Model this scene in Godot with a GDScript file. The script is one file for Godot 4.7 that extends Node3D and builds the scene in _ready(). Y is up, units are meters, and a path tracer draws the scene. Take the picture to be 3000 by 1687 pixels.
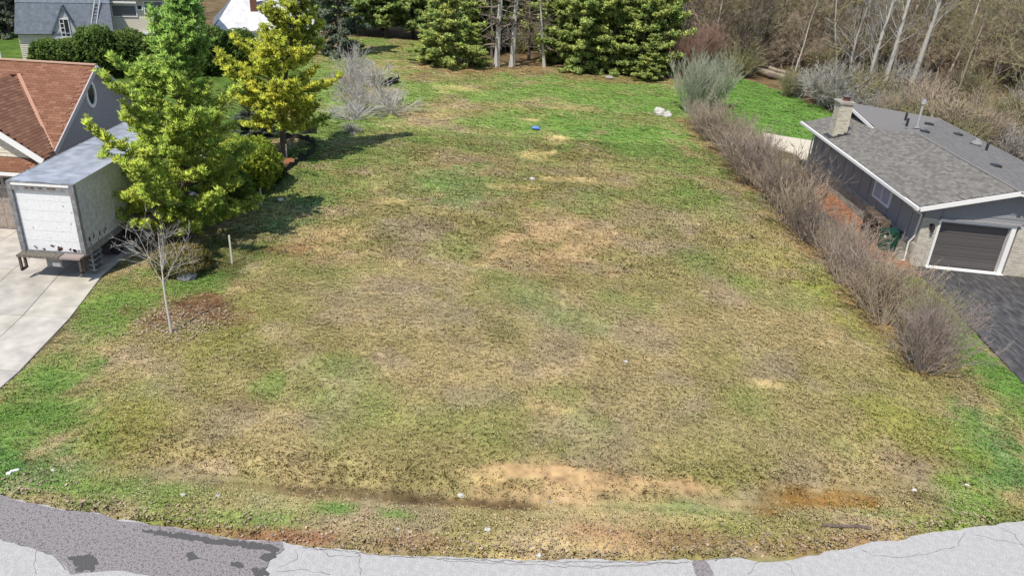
extends Node3D
# A grassy vacant lot between two houses, seen from a drone over the street in early spring. y up, metres.

var rn := RandomNumberGenerator.new()
var M := {}
var counts := {}
var na := FastNoiseLite.new()
var nb := FastNoiseLite.new()
const EYE := Vector3(0, 13.5, 0)

# ---------------------------------------------------------------- mesh collector
class Geo:
	var v := PackedVector3Array()
	var n := PackedVector3Array()
	var c := PackedColorArray()
	var t := PackedVector2Array()
	var i := PackedInt32Array()
	var tint := Color.WHITE

	func tri(a: Vector3, b: Vector3, d: Vector3) -> void:  # counter-clockwise from outside
		var k := v.size()
		var nn := (b - a).cross(d - a).normalized()
		for p in [a, b, d]:
			v.append(p); n.append(nn); c.append(tint); t.append(Vector2.ZERO)
		i.append_array([k, k + 2, k + 1])

	func quad(a: Vector3, b: Vector3, d: Vector3, e: Vector3) -> void:  # counter-clockwise from outside; uv (0,1) (1,1) (1,0) (0,0)
		var k := v.size()
		var nn := (b - a).cross(e - a).normalized()
		if nn == Vector3.ZERO:
			nn = (d - b).cross(e - b).normalized()
		v.append_array([a, b, d, e])
		for q in 4:
			n.append(nn); c.append(tint)
		t.append_array([Vector2(0, 1), Vector2(1, 1), Vector2(1, 0), Vector2(0, 0)])
		i.append_array([k, k + 2, k + 1, k, k + 3, k + 2])

	# a box from its middle, half sizes along three axes (right-handed x, y, z)
	func obox(m: Vector3, x: Vector3, y: Vector3, z: Vector3) -> void:
		quad(m - x - y + z, m + x - y + z, m + x + y + z, m - x + y + z)
		quad(m + x - y - z, m - x - y - z, m - x + y - z, m + x + y - z)
		quad(m + x - y + z, m + x - y - z, m + x + y - z, m + x + y + z)
		quad(m - x - y - z, m - x - y + z, m - x + y + z, m - x + y - z)
		quad(m - x + y + z, m + x + y + z, m + x + y - z, m - x + y - z)
		quad(m - x - y - z, m + x - y - z, m + x - y + z, m - x - y + z)

	func box(lo: Vector3, hi: Vector3) -> void:
		var m := (lo + hi) / 2.0
		var h := (hi - lo) / 2.0
		obox(m, Vector3(h.x, 0, 0), Vector3(0, h.y, 0), Vector3(0, 0, h.z))

	# a box with chamfered long edges
	func cbox(lo: Vector3, hi: Vector3, b: float) -> void:
		var m := (lo + hi) / 2.0
		var h := (hi - lo) / 2.0
		var ps := []
		for s in [[-1, -1], [1, -1], [1, 1], [-1, 1]]:
			var a := Vector2(s[0] * (h.x - b), s[1] * h.y)
			var d := Vector2(s[0] * h.x, s[1] * (h.y - b))
			if s[0] * s[1] > 0:
				ps.append(d); ps.append(a)
			else:
				ps.append(a); ps.append(d)
		for k in 8:
			var p: Vector2 = ps[k]
			var q: Vector2 = ps[(k + 1) % 8]
			quad(m + Vector3(p.x, p.y, h.z), m + Vector3(p.x, p.y, -h.z), m + Vector3(q.x, q.y, -h.z), m + Vector3(q.x, q.y, h.z))
			tri(m + Vector3(0, 0, h.z), m + Vector3(p.x, p.y, h.z), m + Vector3(q.x, q.y, h.z))
			tri(m + Vector3(0, 0, -h.z), m + Vector3(q.x, q.y, -h.z), m + Vector3(p.x, p.y, -h.z))

	# a square-section bar between two points
	func bar(a: Vector3, b: Vector3, w: float, hgt: float, up := Vector3.UP) -> void:
		var d := (b - a).normalized()
		var s := d.cross(up).normalized()
		var u := s.cross(d).normalized()
		obox((a + b) / 2.0, s * w / 2.0, u * hgt / 2.0, -d * (a.distance_to(b) / 2.0))

	# a rounded tube along points
	func tube(p: PackedVector3Array, r: PackedFloat32Array, sides: int, cap := false) -> void:
		var k := v.size()
		var m := p.size()
		var side := Vector3.ZERO
		for j in m:
			var d := (p[mini(j + 1, m - 1)] - p[maxi(j - 1, 0)]).normalized()
			if j == 0:
				side = d.cross(Vector3(0.31, 0.2, 0.93)).normalized()
			else:
				side = (side - d * side.dot(d)).normalized()
			var o := d.cross(side)
			for s in sides:
				var an := TAU * s / sides
				var nn := side * cos(an) + o * sin(an)
				v.append(p[j] + nn * r[j]); n.append(nn); c.append(tint); t.append(Vector2(float(s) / sides, float(j)))
		for j in m - 1:
			for s in sides:
				var a := k + j * sides + s
				var b := k + j * sides + (s + 1) % sides
				i.append_array([a, a + sides, b, b, a + sides, b + sides])
		if cap:
			var top := v.size()
			var dd := (p[m - 1] - p[m - 2]).normalized()
			v.append(p[m - 1]); n.append(dd); c.append(tint); t.append(Vector2.ZERO)
			for s in sides:
				v.append(v[k + (m - 1) * sides + s]); n.append(dd); c.append(tint); t.append(Vector2.ZERO)
			for s in sides:
				i.append_array([top, top + 1 + (s + 1) % sides, top + 1 + s])

	func cyl(a: Vector3, b: Vector3, r: float, sides := 12) -> void:
		tube(PackedVector3Array([a, b]), PackedFloat32Array([r, r]), sides, true)

	# a flat polygon lying on top of a height, with a skirt
	func slab(poly: PackedVector2Array, top: float, low: float) -> void:
		var q := poly
		if not Geometry2D.is_polygon_clockwise(q):
			q.reverse()
		var ix := Geometry2D.triangulate_polygon(q)
		var k := v.size()
		for p in q:
			v.append(Vector3(p.x, top, p.y)); n.append(Vector3.UP); c.append(tint); t.append(p)
		for j in range(0, ix.size(), 3):
			var a := q[ix[j]]; var b := q[ix[j + 1]]; var d := q[ix[j + 2]]
			if (b - a).cross(d - a) > 0.0:
				i.append_array([k + ix[j], k + ix[j + 1], k + ix[j + 2]])
			else:
				i.append_array([k + ix[j], k + ix[j + 2], k + ix[j + 1]])
		for j in q.size():
			var a := q[j]
			var b := q[(j + 1) % q.size()]
			quad(Vector3(b.x, low, b.y), Vector3(a.x, low, a.y), Vector3(a.x, top, a.y), Vector3(b.x, top, b.y))

	func mesh() -> ArrayMesh:
		var a := []
		a.resize(Mesh.ARRAY_MAX)
		a[Mesh.ARRAY_VERTEX] = v
		a[Mesh.ARRAY_NORMAL] = n
		a[Mesh.ARRAY_COLOR] = c
		a[Mesh.ARRAY_TEX_UV] = t
		a[Mesh.ARRAY_INDEX] = i
		var m := ArrayMesh.new()
		m.add_surface_from_arrays(Mesh.PRIMITIVE_TRIANGLES, a)
		return m

# ---------------------------------------------------------------- naming
func numbered(called: String, parent: Node) -> String:
	var key := str(parent.get_instance_id()) + called
	var k: int = counts.get(key, 0)
	counts[key] = k + 1
	return called if k == 0 else "%s_%03d" % [called, k]

func tag(o: Node, label: String, category: String, group := "") -> void:
	o.set_meta("label", label)
	o.set_meta("category", category)
	if group:
		o.set_meta("group", group)

func thing(called: String, label: String, category: String, at := Vector3.ZERO, turn := 0.0, group := "") -> Node3D:
	var o := Node3D.new()
	o.name = numbered(called, self)
	add_child(o, true)
	o.position = at
	o.rotation.y = turn
	tag(o, label, category, group)
	return o

func obj(called: String, shape, mat: Material, parent: Node = self) -> MeshInstance3D:
	var o := MeshInstance3D.new()
	o.name = numbered(called, parent)
	o.mesh = shape.mesh() if shape is Geo else shape
	o.material_override = mat
	parent.add_child(o, true)
	return o

# a part whose shape was written in world coordinates
func wob(called: String, shape, mat: Material, parent: Node3D) -> MeshInstance3D:
	var o := obj(called, shape, mat, parent)
	if parent.get_parent() == self and not (parent is MeshInstance3D):
		o.position = -parent.position
	return o

func struct(called: String, shape, mat: Material) -> MeshInstance3D:
	var o := obj(called, shape, mat)
	o.set_meta("kind", "structure")
	return o

func copy(o: Node3D, called: String, at: Vector3, turn: float, size: Vector3, label: String, group := "") -> Node3D:
	var c: Node3D = o.duplicate()
	c.name = numbered(called, self)
	add_child(c, true)
	c.position = at
	c.rotation = Vector3(0, turn, 0)
	c.scale = size
	tag(c, label, o.get_meta("category"), group)
	if not group and c.has_meta("group"):
		c.remove_meta("group")
	return c

func copies(called: String, shape: Mesh, mat: Material, spots: Array[Transform3D], tints: PackedColorArray, parent: Node) -> MultiMeshInstance3D:
	var mm := MultiMesh.new()
	mm.transform_format = MultiMesh.TRANSFORM_3D
	mm.use_colors = true
	mm.mesh = shape
	mm.instance_count = spots.size()
	for k in spots.size():
		mm.set_instance_transform(k, spots[k])
		mm.set_instance_color(k, tints[k])
	var o := MultiMeshInstance3D.new()
	o.name = numbered(called, parent)
	o.multimesh = mm
	o.material_override = mat
	o.set_meta("kind", "stuff")
	parent.add_child(o, true)
	return o

# ---------------------------------------------------------------- materials
func grain(sd: int, freq: float, lo: float, hi: float, oct := 4, kind := FastNoiseLite.TYPE_SIMPLEX_SMOOTH) -> NoiseTexture2D:
	var f := FastNoiseLite.new()
	f.seed = sd
	f.noise_type = kind
	f.frequency = freq
	f.fractal_octaves = oct
	var g := Gradient.new()
	g.set_color(0, Color(lo, lo, lo))
	g.set_color(1, Color(hi, hi, hi))
	var x := NoiseTexture2D.new()
	x.width = 512
	x.height = 512
	x.seamless = true
	x.noise = f
	x.color_ramp = g
	return x

func mat(called: String, lin: Color, rough := 0.8, tex: Texture2D = null, scale := 1.0, metal := 0.0) -> StandardMaterial3D:
	var m := StandardMaterial3D.new()
	m.resource_name = called
	m.albedo_color = lin.linear_to_srgb()
	m.roughness = rough
	m.metallic = metal
	m.vertex_color_use_as_albedo = true
	if tex:
		m.albedo_texture = tex
		m.uv1_triplanar = true
		m.uv1_world_triplanar = true
		m.uv1_scale = Vector3.ONE * scale
	M[called] = m
	return m

func leafy(called: String, lin: Color, through: float) -> StandardMaterial3D:
	var m := mat(called, lin, 0.75)
	m.backlight_enabled = through > 0.0
	m.backlight = Color(through, through, through)
	m.metallic_specular = 0.3
	return m

func make_materials() -> void:
	var fine := grain(1, 0.06, 0.72, 1.0)
	var stain := grain(2, 0.012, 0.68, 1.0, 5)
	var blot := grain(3, 0.02, 0.55, 1.0, 5)
	var streak := grain(4, 0.03, 0.8, 1.0, 3)
	mat("concrete", Color(0.48, 0.46, 0.43), 0.9, stain, 0.22)
	mat("drive_concrete", Color(0.52, 0.475, 0.42), 0.9, grain(17, 0.02, 0.80, 1.0, 6), 0.11)
	mat("street", Color(0.60, 0.575, 0.555), 0.92, grain(8, 0.20, 0.66, 1.0, 3), 0.30)
	var sd := M["street"] as StandardMaterial3D
	sd.detail_enabled = true
	sd.detail_albedo = grain(18, 0.03, 0.90, 1.0, 6)
	sd.detail_blend_mode = BaseMaterial3D.BLEND_MODE_MUL
	sd.uv2_triplanar = true
	sd.uv2_world_triplanar = true
	sd.uv2_scale = Vector3.ONE * 0.07
	mat("crack", Color(0.13, 0.125, 0.12), 0.95)
	mat("asphalt", Color(0.118, 0.110, 0.110), 0.85, grain(14, 0.02, 0.42, 1.0, 5), 1.0)
	(M["asphalt"] as StandardMaterial3D).uv1_scale = Vector3(0.42, 0.3, 0.11)
	mat("bare_bark", Color(0.32, 0.275, 0.20), 0.9, fine, 3.0)
	mat("grey_twig", Color(0.34, 0.315, 0.285), 0.9)
	mat("brown_twig", Color(0.34, 0.268, 0.195), 0.9)
	mat("olive_twig", Color(0.285, 0.26, 0.135), 0.9)
	mat("red_twig", Color(0.29, 0.175, 0.14), 0.9)
	mat("dark_twig", Color(0.17, 0.135, 0.11), 0.9)
	mat("purple_twig", Color(0.30, 0.24, 0.21), 0.9)
	mat("sapling_twig", Color(0.44, 0.41, 0.37), 0.9)
	mat("silver_twig", Color(0.41, 0.385, 0.355), 0.9)
	mat("birch", Color(0.72, 0.68, 0.60), 0.8, grain(11, 0.05, 0.55, 1.0, 3), 1.6)
	mat("pale_bark", Color(0.78, 0.73, 0.66), 0.9, grain(12, 0.06, 0.55, 1.0, 4), 1.3)
	mat("pine_bark", Color(0.11, 0.085, 0.065), 0.95, fine, 2.0)
	leafy("needles", Color.WHITE, 0.9)
	leafy("grass_blade", Color.WHITE, 0.25)
	mat("chips", Color.WHITE, 0.9)
	mat("white_trim", Color(0.68, 0.67, 0.65), 0.5)
	mat("dark_gap", Color(0.02, 0.02, 0.022), 0.9)
	mat("glass", Color(0.03, 0.035, 0.045), 0.12)
	mat("curtain", Color(0.34, 0.33, 0.42), 0.3)
	mat("brick_house_siding", Color(0.34, 0.325, 0.34), 0.7, streak, 0.6)
	mat("cream_siding", Color(0.70, 0.645, 0.52), 0.65, streak, 0.5)
	mat("tan_door", Color(0.36, 0.30, 0.255), 0.6, streak, 0.5)
	mat("brown_deck", Color(0.22, 0.10, 0.06), 0.9)
	mat("brown_shingle", Color.WHITE, 0.92, fine, 2.0)
	mat("grey_deck", Color(0.160, 0.148, 0.138), 0.9)
	mat("grey_shingle", Color.WHITE, 0.92, fine, 2.0)
	mat("slate_roof", Color(0.17, 0.20, 0.24), 0.85, stain, 0.4)
	mat("grey_wall", Color(0.31, 0.295, 0.30), 0.7, streak, 0.8)
	mat("light_grey_siding", Color(0.25, 0.253, 0.262), 0.7, streak, 0.8)
	mat("pale_brick", Color.WHITE, 0.9, fine, 3.0)
	mat("mortar", Color(0.40, 0.37, 0.32), 0.95)
	mat("garage_door", Color(0.10, 0.09, 0.088), 0.6, streak, 0.8)
	mat("black_metal", Color(0.025, 0.025, 0.028), 0.5)
	mat("grey_metal", Color(0.30, 0.30, 0.31), 0.5, stain, 0.6, 0.2)
	mat("rust", Color(0.16, 0.085, 0.05), 0.9, blot, 1.2)
	mat("platform", Color(0.20, 0.175, 0.14), 0.8, blot, 0.9)
	mat("trailer_white", Color(0.70, 0.705, 0.715), 0.45, grain(21, 0.03, 0.92, 1.0, 5), 0.4)
	mat("trailer_side", Color(0.50, 0.50, 0.51), 0.5, streak, 0.25)
	mat("trailer_roof", Color(0.42, 0.45, 0.52), 0.35, stain, 0.2)
	mat("rubber", Color(0.02, 0.02, 0.022), 0.8)
	mat("bin_green", Color(0.015, 0.075, 0.05), 0.45)
	mat("bin_lid", Color(0.01, 0.045, 0.035), 0.4)
	mat("mulch", Color(0.30, 0.145, 0.075), 0.95, blot, 0.8)
	mat("edging", Color(0.33, 0.22, 0.17), 0.9, blot, 1.0)
	mat("log_wood", Color(0.20, 0.15, 0.12), 0.95, blot, 1.0)
	mat("log_pale", Color(0.46, 0.38, 0.29), 0.95, blot, 1.0)
	mat("stone", Color(0.50, 0.46, 0.39), 0.9, blot, 1.2)
	mat("white_stone", Color(0.68, 0.66, 0.60), 0.9, stain, 1.2)
	mat("gravel_pile", Color(0.52, 0.45, 0.36), 0.95, blot, 1.5)
	mat("silt_fabric", Color(0.018, 0.017, 0.018), 0.7)
	mat("stake_wood", Color(0.55, 0.49, 0.40), 0.8)
	mat("orange_soil", Color(0.42, 0.16, 0.06), 0.95, blot, 1.0)
	mat("blue_plastic", Color(0.07, 0.18, 0.50), 0.4)
	mat("white_plastic", Color(0.75, 0.75, 0.74), 0.5)
	mat("red_brick", Color(0.25, 0.10, 0.07), 0.9, blot, 1.0)
	mat("white_roof", Color(0.74, 0.73, 0.75), 0.8, grain(31, 0.012, 0.72, 1.0, 4), 0.2)
	mat("aluminium", Color(0.45, 0.45, 0.45), 0.35, null, 1.0, 0.3)
	mat("lake", Color(0.10, 0.16, 0.26), 0.1)

# ---------------------------------------------------------------- the lie of the land
const EDGE := [Vector2(-40, -24.0), Vector2(-30, -19.6), Vector2(-20, -16.6), Vector2(-12.2, -14.6), Vector2(-8.5, -13.95), Vector2(-5.1, -13.6), Vector2(-2.3, -13.46), Vector2(0.4, -13.53), Vector2(4.25, -13.8), Vector2(8.25, -14.5), Vector2(11.7, -15.5), Vector2(13.7, -16.0), Vector2(20, -18.4), Vector2(30, -23.0), Vector2(40, -29.0)]

func road_z(x: float) -> float:
	for k in EDGE.size() - 1:
		if x < EDGE[k + 1].x or k == EDGE.size() - 2:
			var f: float = (x - EDGE[k].x) / (EDGE[k + 1].x - EDGE[k].x)
			return lerpf(EDGE[k].y, EDGE[k + 1].y, f)
	return -14.0

func gy(x: float, z: float) -> float:
	if z < -260.0 or absf(x) > 200.0:
		return -0.3
	var d := road_z(x) - z
	var y := na.get_noise_2d(x * 3.0, z * 3.0) * 0.07 * clampf((d - 0.3) / 2.0, 0.0, 1.0)
	y -= 0.20 * exp(-pow((d - 2.1) / 0.75, 2.0)) * clampf(1.0 - (absf(x - 1.0) - 9.0) / 5.0, 0.0, 1.0)
	if d < 0.25:
		y = lerpf(y, -0.14, clampf((0.25 - d) / 0.35, 0.0, 1.0))
	return y

func on(x: float, z: float, up := 0.0) -> Vector3:
	return Vector3(x, gy(x, z) + up, z)

# the colour of the ground, held as arrays over x -75..75, z -8..-130
const CELL := 0.15
const X0 := -75.0
const Z0 := -8.0
const GW := 1000
const GH := 814
var cr := PackedFloat32Array()
var cg := PackedFloat32Array()
var cb := PackedFloat32Array()
var cd := PackedFloat32Array()
# base colours (sRGB) and how much grass grows there
const PAL := {
	"straw": [0.65, 0.577, 0.415, 1.0], "pale": [0.80, 0.70, 0.49, 0.55], "green": [0.455, 0.565, 0.27, 1.0], "lush": [0.395, 0.545, 0.245, 1.0], "deep": [0.335, 0.50, 0.25, 1.0],
	"yellowgreen": [0.56, 0.575, 0.255, 1.0], "sage": [0.47, 0.57, 0.33, 1.0], "olive": [0.55, 0.52, 0.325, 1.0], "sand": [0.665, 0.55, 0.40, 0.06], "pinktan": [0.70, 0.585, 0.435, 0.5],
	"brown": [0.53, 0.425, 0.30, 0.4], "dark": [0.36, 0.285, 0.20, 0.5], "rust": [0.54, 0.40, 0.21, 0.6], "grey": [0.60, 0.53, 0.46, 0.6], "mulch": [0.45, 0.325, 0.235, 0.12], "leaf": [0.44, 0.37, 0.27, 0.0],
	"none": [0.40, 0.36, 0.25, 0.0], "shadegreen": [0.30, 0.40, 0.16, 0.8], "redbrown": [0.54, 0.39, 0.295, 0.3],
}

func start_ground() -> void:
	cr.resize(GW * GH); cg.resize(GW * GH); cb.resize(GW * GH); cd.resize(GW * GH)
	var st: Array = PAL.straw
	var ol: Array = PAL.olive
	var br: Array = PAL.grey
	for j in GH:
		for i in GW:
			var k := j * GW + i
			var x := X0 + i * CELL
			var z := Z0 - j * CELL
			var a := clampf(na.get_noise_2d(x * 2.2, z * 2.2) * 1.5 + 0.42 + clampf((-z - 46.0) / 40.0, 0.0, 0.45), 0.0, 1.0)
			var b := clampf(nb.get_noise_2d(x * 5.0 + 90.0, z * 5.0) * 1.5 - 0.02, 0.0, 0.5)
			cr[k] = lerpf(lerpf(st[0], ol[0], a), br[0], b)
			cg[k] = lerpf(lerpf(st[1], ol[1], a), br[1], b)
			cb[k] = lerpf(lerpf(st[2], ol[2], a), br[2], b)
			var gr: Array = PAL.green
			var m := clampf(nb.get_noise_2d(x * 2.6 - 40.0, z * 2.6) * lerpf(1.0, 1.6, smoothstep(30.0, 50.0, -z)) - 0.12 + smoothstep(36.0, 62.0, -z) * 0.66, 0.0, 0.85)
			cr[k] = lerpf(cr[k], gr[0], m)
			cg[k] = lerpf(cg[k], gr[1], m)
			cb[k] = lerpf(cb[k], gr[2], m)
			cd[k] = 1.0 - 0.4 * b

func dab(x: float, z: float, rx: float, rz: float, pal: String, s: float) -> void:
	var p: Array = PAL[pal]
	for j in range(maxi(0, int((Z0 - z - rz * 1.6) / CELL)), mini(GH, int((Z0 - z + rz * 1.6) / CELL) + 1)):
		for i in range(maxi(0, int((x - rx * 1.6 - X0) / CELL)), mini(GW, int((x + rx * 1.6 - X0) / CELL) + 1)):
			var wx := X0 + i * CELL
			var wz := Z0 - j * CELL
			var q := Vector2((wx - x) / rx, (wz - z) / rz).length() + nb.get_noise_2d(wx * 6.0, wz * 6.0) * 1.1 + nb.get_noise_2d(wx * 22.0, wz * 22.0) * 0.5
			var w := s * smoothstep(1.35, 0.25, q) * rn.randf_range(0.65, 1.0)
			if w > 0.0:
				var k := j * GW + i
				cr[k] = lerpf(cr[k], p[0], w); cg[k] = lerpf(cg[k], p[1], w); cb[k] = lerpf(cb[k], p[2], w); cd[k] = lerpf(cd[k], p[3], w)

func fill(poly: PackedVector2Array, pal: String, s := 1.0) -> void:
	var p: Array = PAL[pal]
	var lo := poly[0]
	var hi := poly[0]
	for q in poly:
		lo = lo.min(q); hi = hi.max(q)
	for j in range(maxi(0, int((Z0 - hi.y) / CELL)), mini(GH, int((Z0 - lo.y) / CELL) + 1)):
		for i in range(maxi(0, int((lo.x - X0) / CELL)), mini(GW, int((hi.x - X0) / CELL) + 1)):
			var wx := X0 + i * CELL
			var wz := Z0 - j * CELL
			if Geometry2D.is_point_in_polygon(Vector2(wx + nb.get_noise_2d(wx * 8.0, wz * 8.0) * 0.8, wz + nb.get_noise_2d(wx * 8.0 + 50.0, wz * 8.0) * 0.8), poly):
				var k := j * GW + i
				cr[k] = lerpf(cr[k], p[0], s); cg[k] = lerpf(cg[k], p[1], s); cb[k] = lerpf(cb[k], p[2], s); cd[k] = lerpf(cd[k], p[3], s)

func at_cell(x: float, z: float) -> int:
	return clampi(int((Z0 - z) / CELL), 0, GH - 1) * GW + clampi(int((x - X0) / CELL), 0, GW - 1)

func make_ground() -> void:
	var bytes := PackedByteArray()
	bytes.resize(GW * GH * 4)
	for k in GW * GH:
		var f := rn.randf_range(0.88, 1.10)
		if rn.randf() < 0.05:
			f *= 0.75
		f *= 1.16
		bytes[k * 4] = int(clampf(cr[k] * f, 0.0, 1.0) * 255.0)
		bytes[k * 4 + 1] = int(clampf(cg[k] * f, 0.0, 1.0) * 255.0)
		bytes[k * 4 + 2] = int(clampf(cb[k] * f, 0.0, 1.0) * 255.0)
		bytes[k * 4 + 3] = 255
	var im := Image.create_from_data(GW, GH, false, Image.FORMAT_RGBA8, bytes)
	var gm := StandardMaterial3D.new()
	gm.albedo_texture = ImageTexture.create_from_image(im)
	gm.texture_repeat = false
	gm.roughness = 0.97
	gm.metallic_specular = 0.2
	gm.detail_enabled = true
	gm.detail_albedo = grain(50, 0.11, 0.66, 1.0, 4)
	gm.detail_blend_mode = BaseMaterial3D.BLEND_MODE_MUL
	gm.uv2_triplanar = true
	gm.uv2_world_triplanar = true
	gm.uv2_scale = Vector3.ONE * 0.30
	# one sheet, fine near the camera and coarse towards the horizon
	var xs := PackedFloat32Array()
	var zs := PackedFloat32Array()
	for x in [-900.0, -500.0, -250.0, -140.0, -100.0, -75.0, -60.0, -50.0, -42.0, -36.0, -30.0, -26.0]:
		xs.append(x)
	var q := -23.0
	while q <= 30.0:
		xs.append(q)
		q += 0.3
	for x in [33.0, 37.0, 42.0, 50.0, 60.0, 75.0, 100.0, 140.0, 250.0, 500.0, 900.0]:
		xs.append(x)
	for z in [300.0, 100.0, 30.0, 0.0, -8.0, -11.0]:
		zs.append(z)
	q = -12.5
	while q >= -40.0:
		zs.append(q)
		q -= 0.3
	while q >= -100.0:
		zs.append(q)
		q -= 0.8
	for z in [-105.0, -115.0, -130.0, -160.0, -220.0, -400.0, -900.0]:
		zs.append(z)
	var g := Geo.new()
	var w := xs.size()
	for z in zs:
		for x in xs:
			var y := gy(x, z)
			g.v.append(Vector3(x, y, z))
			g.n.append(Vector3(y - gy(x + 0.3, z), 0.3, y - gy(x, z + 0.3)).normalized())
			g.c.append(Color.WHITE)
			g.t.append(Vector2((x - X0) / (GW * CELL), (Z0 - z) / (GH * CELL)))
	for j in zs.size() - 1:
		for i in w - 1:
			var a := j * w + i
			g.i.append_array([a, a + w, a + 1, a + 1, a + w, a + w + 1])
	struct("ground", g, gm)

# ---------------------------------------------------------------- plants
func jitter(r: RandomNumberGenerator) -> Vector3:
	return Vector3(r.randf_range(-1, 1), r.randf_range(-1, 1), r.randf_range(-1, 1))

func limb(g: Geo, r: RandomNumberGenerator, p: Vector3, d: Vector3, length: float, rad: float, lv: int, o: Dictionary) -> void:
	var last: int = o.kids.size()
	var m := 5 if lv == 0 else (3 if lv < last else 2)
	var pts := PackedVector3Array([p])
	var rr := PackedFloat32Array([rad])
	var q := p
	var dirs := [d]
	for k in m:
		d = (d + jitter(r) * o.wander + Vector3.UP * o.up).normalized()
		q += d * length / m
		pts.append(q); dirs.append(d)
		rr.append(maxf(rad * (1.0 - 0.75 * (k + 1.0) / m), 0.25 * o.thin))
	g.tube(pts, rr, 6 if lv == 0 and rad > 0.06 else (4 if lv == 0 else 3))
	if lv >= last:
		return
	for k in o.kids[lv]:
		var t: float = r.randf_range(o.from, 1.0) if lv == 0 else r.randf_range(0.2, 1.0)
		var f := t * m
		var a := mini(int(f), m - 1)
		var at := pts[a].lerp(pts[a + 1], f - a)
		var dd: Vector3 = dirs[a]
		var side := dd.cross(jitter(r)).normalized()
		var an: float = r.randf_range(o.spread * 0.6, o.spread * 1.25)
		var nd := dd * cos(an) + side * sin(an)
		limb(g, r, at, nd, length * o.ratio * (1.2 - 0.65 * t) * r.randf_range(0.7, 1.25), maxf(rad * (1.0 - 0.7 * t) * 0.55, o.thin), lv + 1, o)

# a leafless tree: trunk and branches
func bare_tree(called: String, label: String, sd: int, h: float, rad: float, trunk_mat: String, twig_mat: String, o: Dictionary, group := "") -> Node3D:
	var r := RandomNumberGenerator.new()
	r.seed = sd
	var t := thing(called, label, "tree", Vector3.ZERO, 0.0, group)
	var g := Geo.new()
	var b := Geo.new()
	var pts := PackedVector3Array()
	var rr := PackedFloat32Array()
	var p := Vector3(0, -0.15, 0)
	var d := Vector3(o.get("lean", 0.0), 1, o.get("leanz", 0.0)).normalized()
	var m := 10
	for k in m + 1:
		pts.append(p)
		rr.append(rad * (1.0 - 0.85 * float(k) / m) * (1.35 if k == 0 else 1.0))
		d = (d + jitter(r) * o.wander * 0.35).normalized()
		p += d * h / m
	g.tube(pts, rr, 7)
	for k in o.first:
		var f: float = r.randf_range(o.from, 0.98) * m
		var a := mini(int(f), m - 1)
		var at := pts[a].lerp(pts[a + 1], f - a)
		var side := Vector3(1, 0, 0).rotated(Vector3.UP, r.randf() * TAU)
		var an: float = r.randf_range(o.spread * 0.7, o.spread * 1.3)
		var nd := Vector3.UP * cos(an) + side * sin(an)
		limb(b, r, at, nd, h * o.reach * (1.25 - 0.9 * f / m) * r.randf_range(0.7, 1.2), rad * 0.42 * (1.15 - f / m), 1, o)
	obj("trunk", g, M[trunk_mat], t)
	obj("branches", b, M[twig_mat], t)
	return t

# a leafless shrub of many stems
func bare_shrub(called: String, label: String, sd: int, h: float, spread: float, stems: int, twig_mat: String, o: Dictionary, group := "") -> Node3D:
	var r := RandomNumberGenerator.new()
	r.seed = sd
	var t := thing(called, label, "shrub", Vector3.ZERO, 0.0, group)
	var b := Geo.new()
	for k in stems:
		var an := r.randf() * TAU
		var out := r.randf()
		var d := Vector3(cos(an) * out * spread, 1.0, sin(an) * out * spread).normalized()
		limb(b, r, Vector3(cos(an) * 0.22 * out, -0.05, sin(an) * 0.22 * out) * h * 0.6, d, h * r.randf_range(0.55, 0.9), o.stem, 0, o)
	obj("stems", b, M[twig_mat], t)
	return t

# a star of needles
func tuft_mesh(count: int, length: float, width: float, sd: int, flat := 0.0) -> ArrayMesh:
	var r := RandomNumberGenerator.new()
	r.seed = sd
	var g := Geo.new()
	for k in count:
		var d := jitter(r)
		d.y = absf(d.y) * (1.0 - flat) + 0.15
		d = d.normalized()
		var s := d.cross(jitter(r)).normalized() * width * 0.5
		var l := length * r.randf_range(0.65, 1.1)
		var k0 := g.v.size()
		var a := d * length * 0.08
		for q in [a - s, a + s, a + d * l * 0.6 + s * 0.9, a + d * l + s * 0.1, a + d * l * 0.6 - s * 0.9]:
			g.v.append(q); g.n.append((d * 0.6 + Vector3.UP).normalized()); g.c.append(Color.WHITE); g.t.append(Vector2.ZERO)
		g.i.append_array([k0, k0 + 2, k0 + 1, k0, k0 + 4, k0 + 2, k0 + 4, k0 + 3, k0 + 2])
	return g.mesh()

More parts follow.
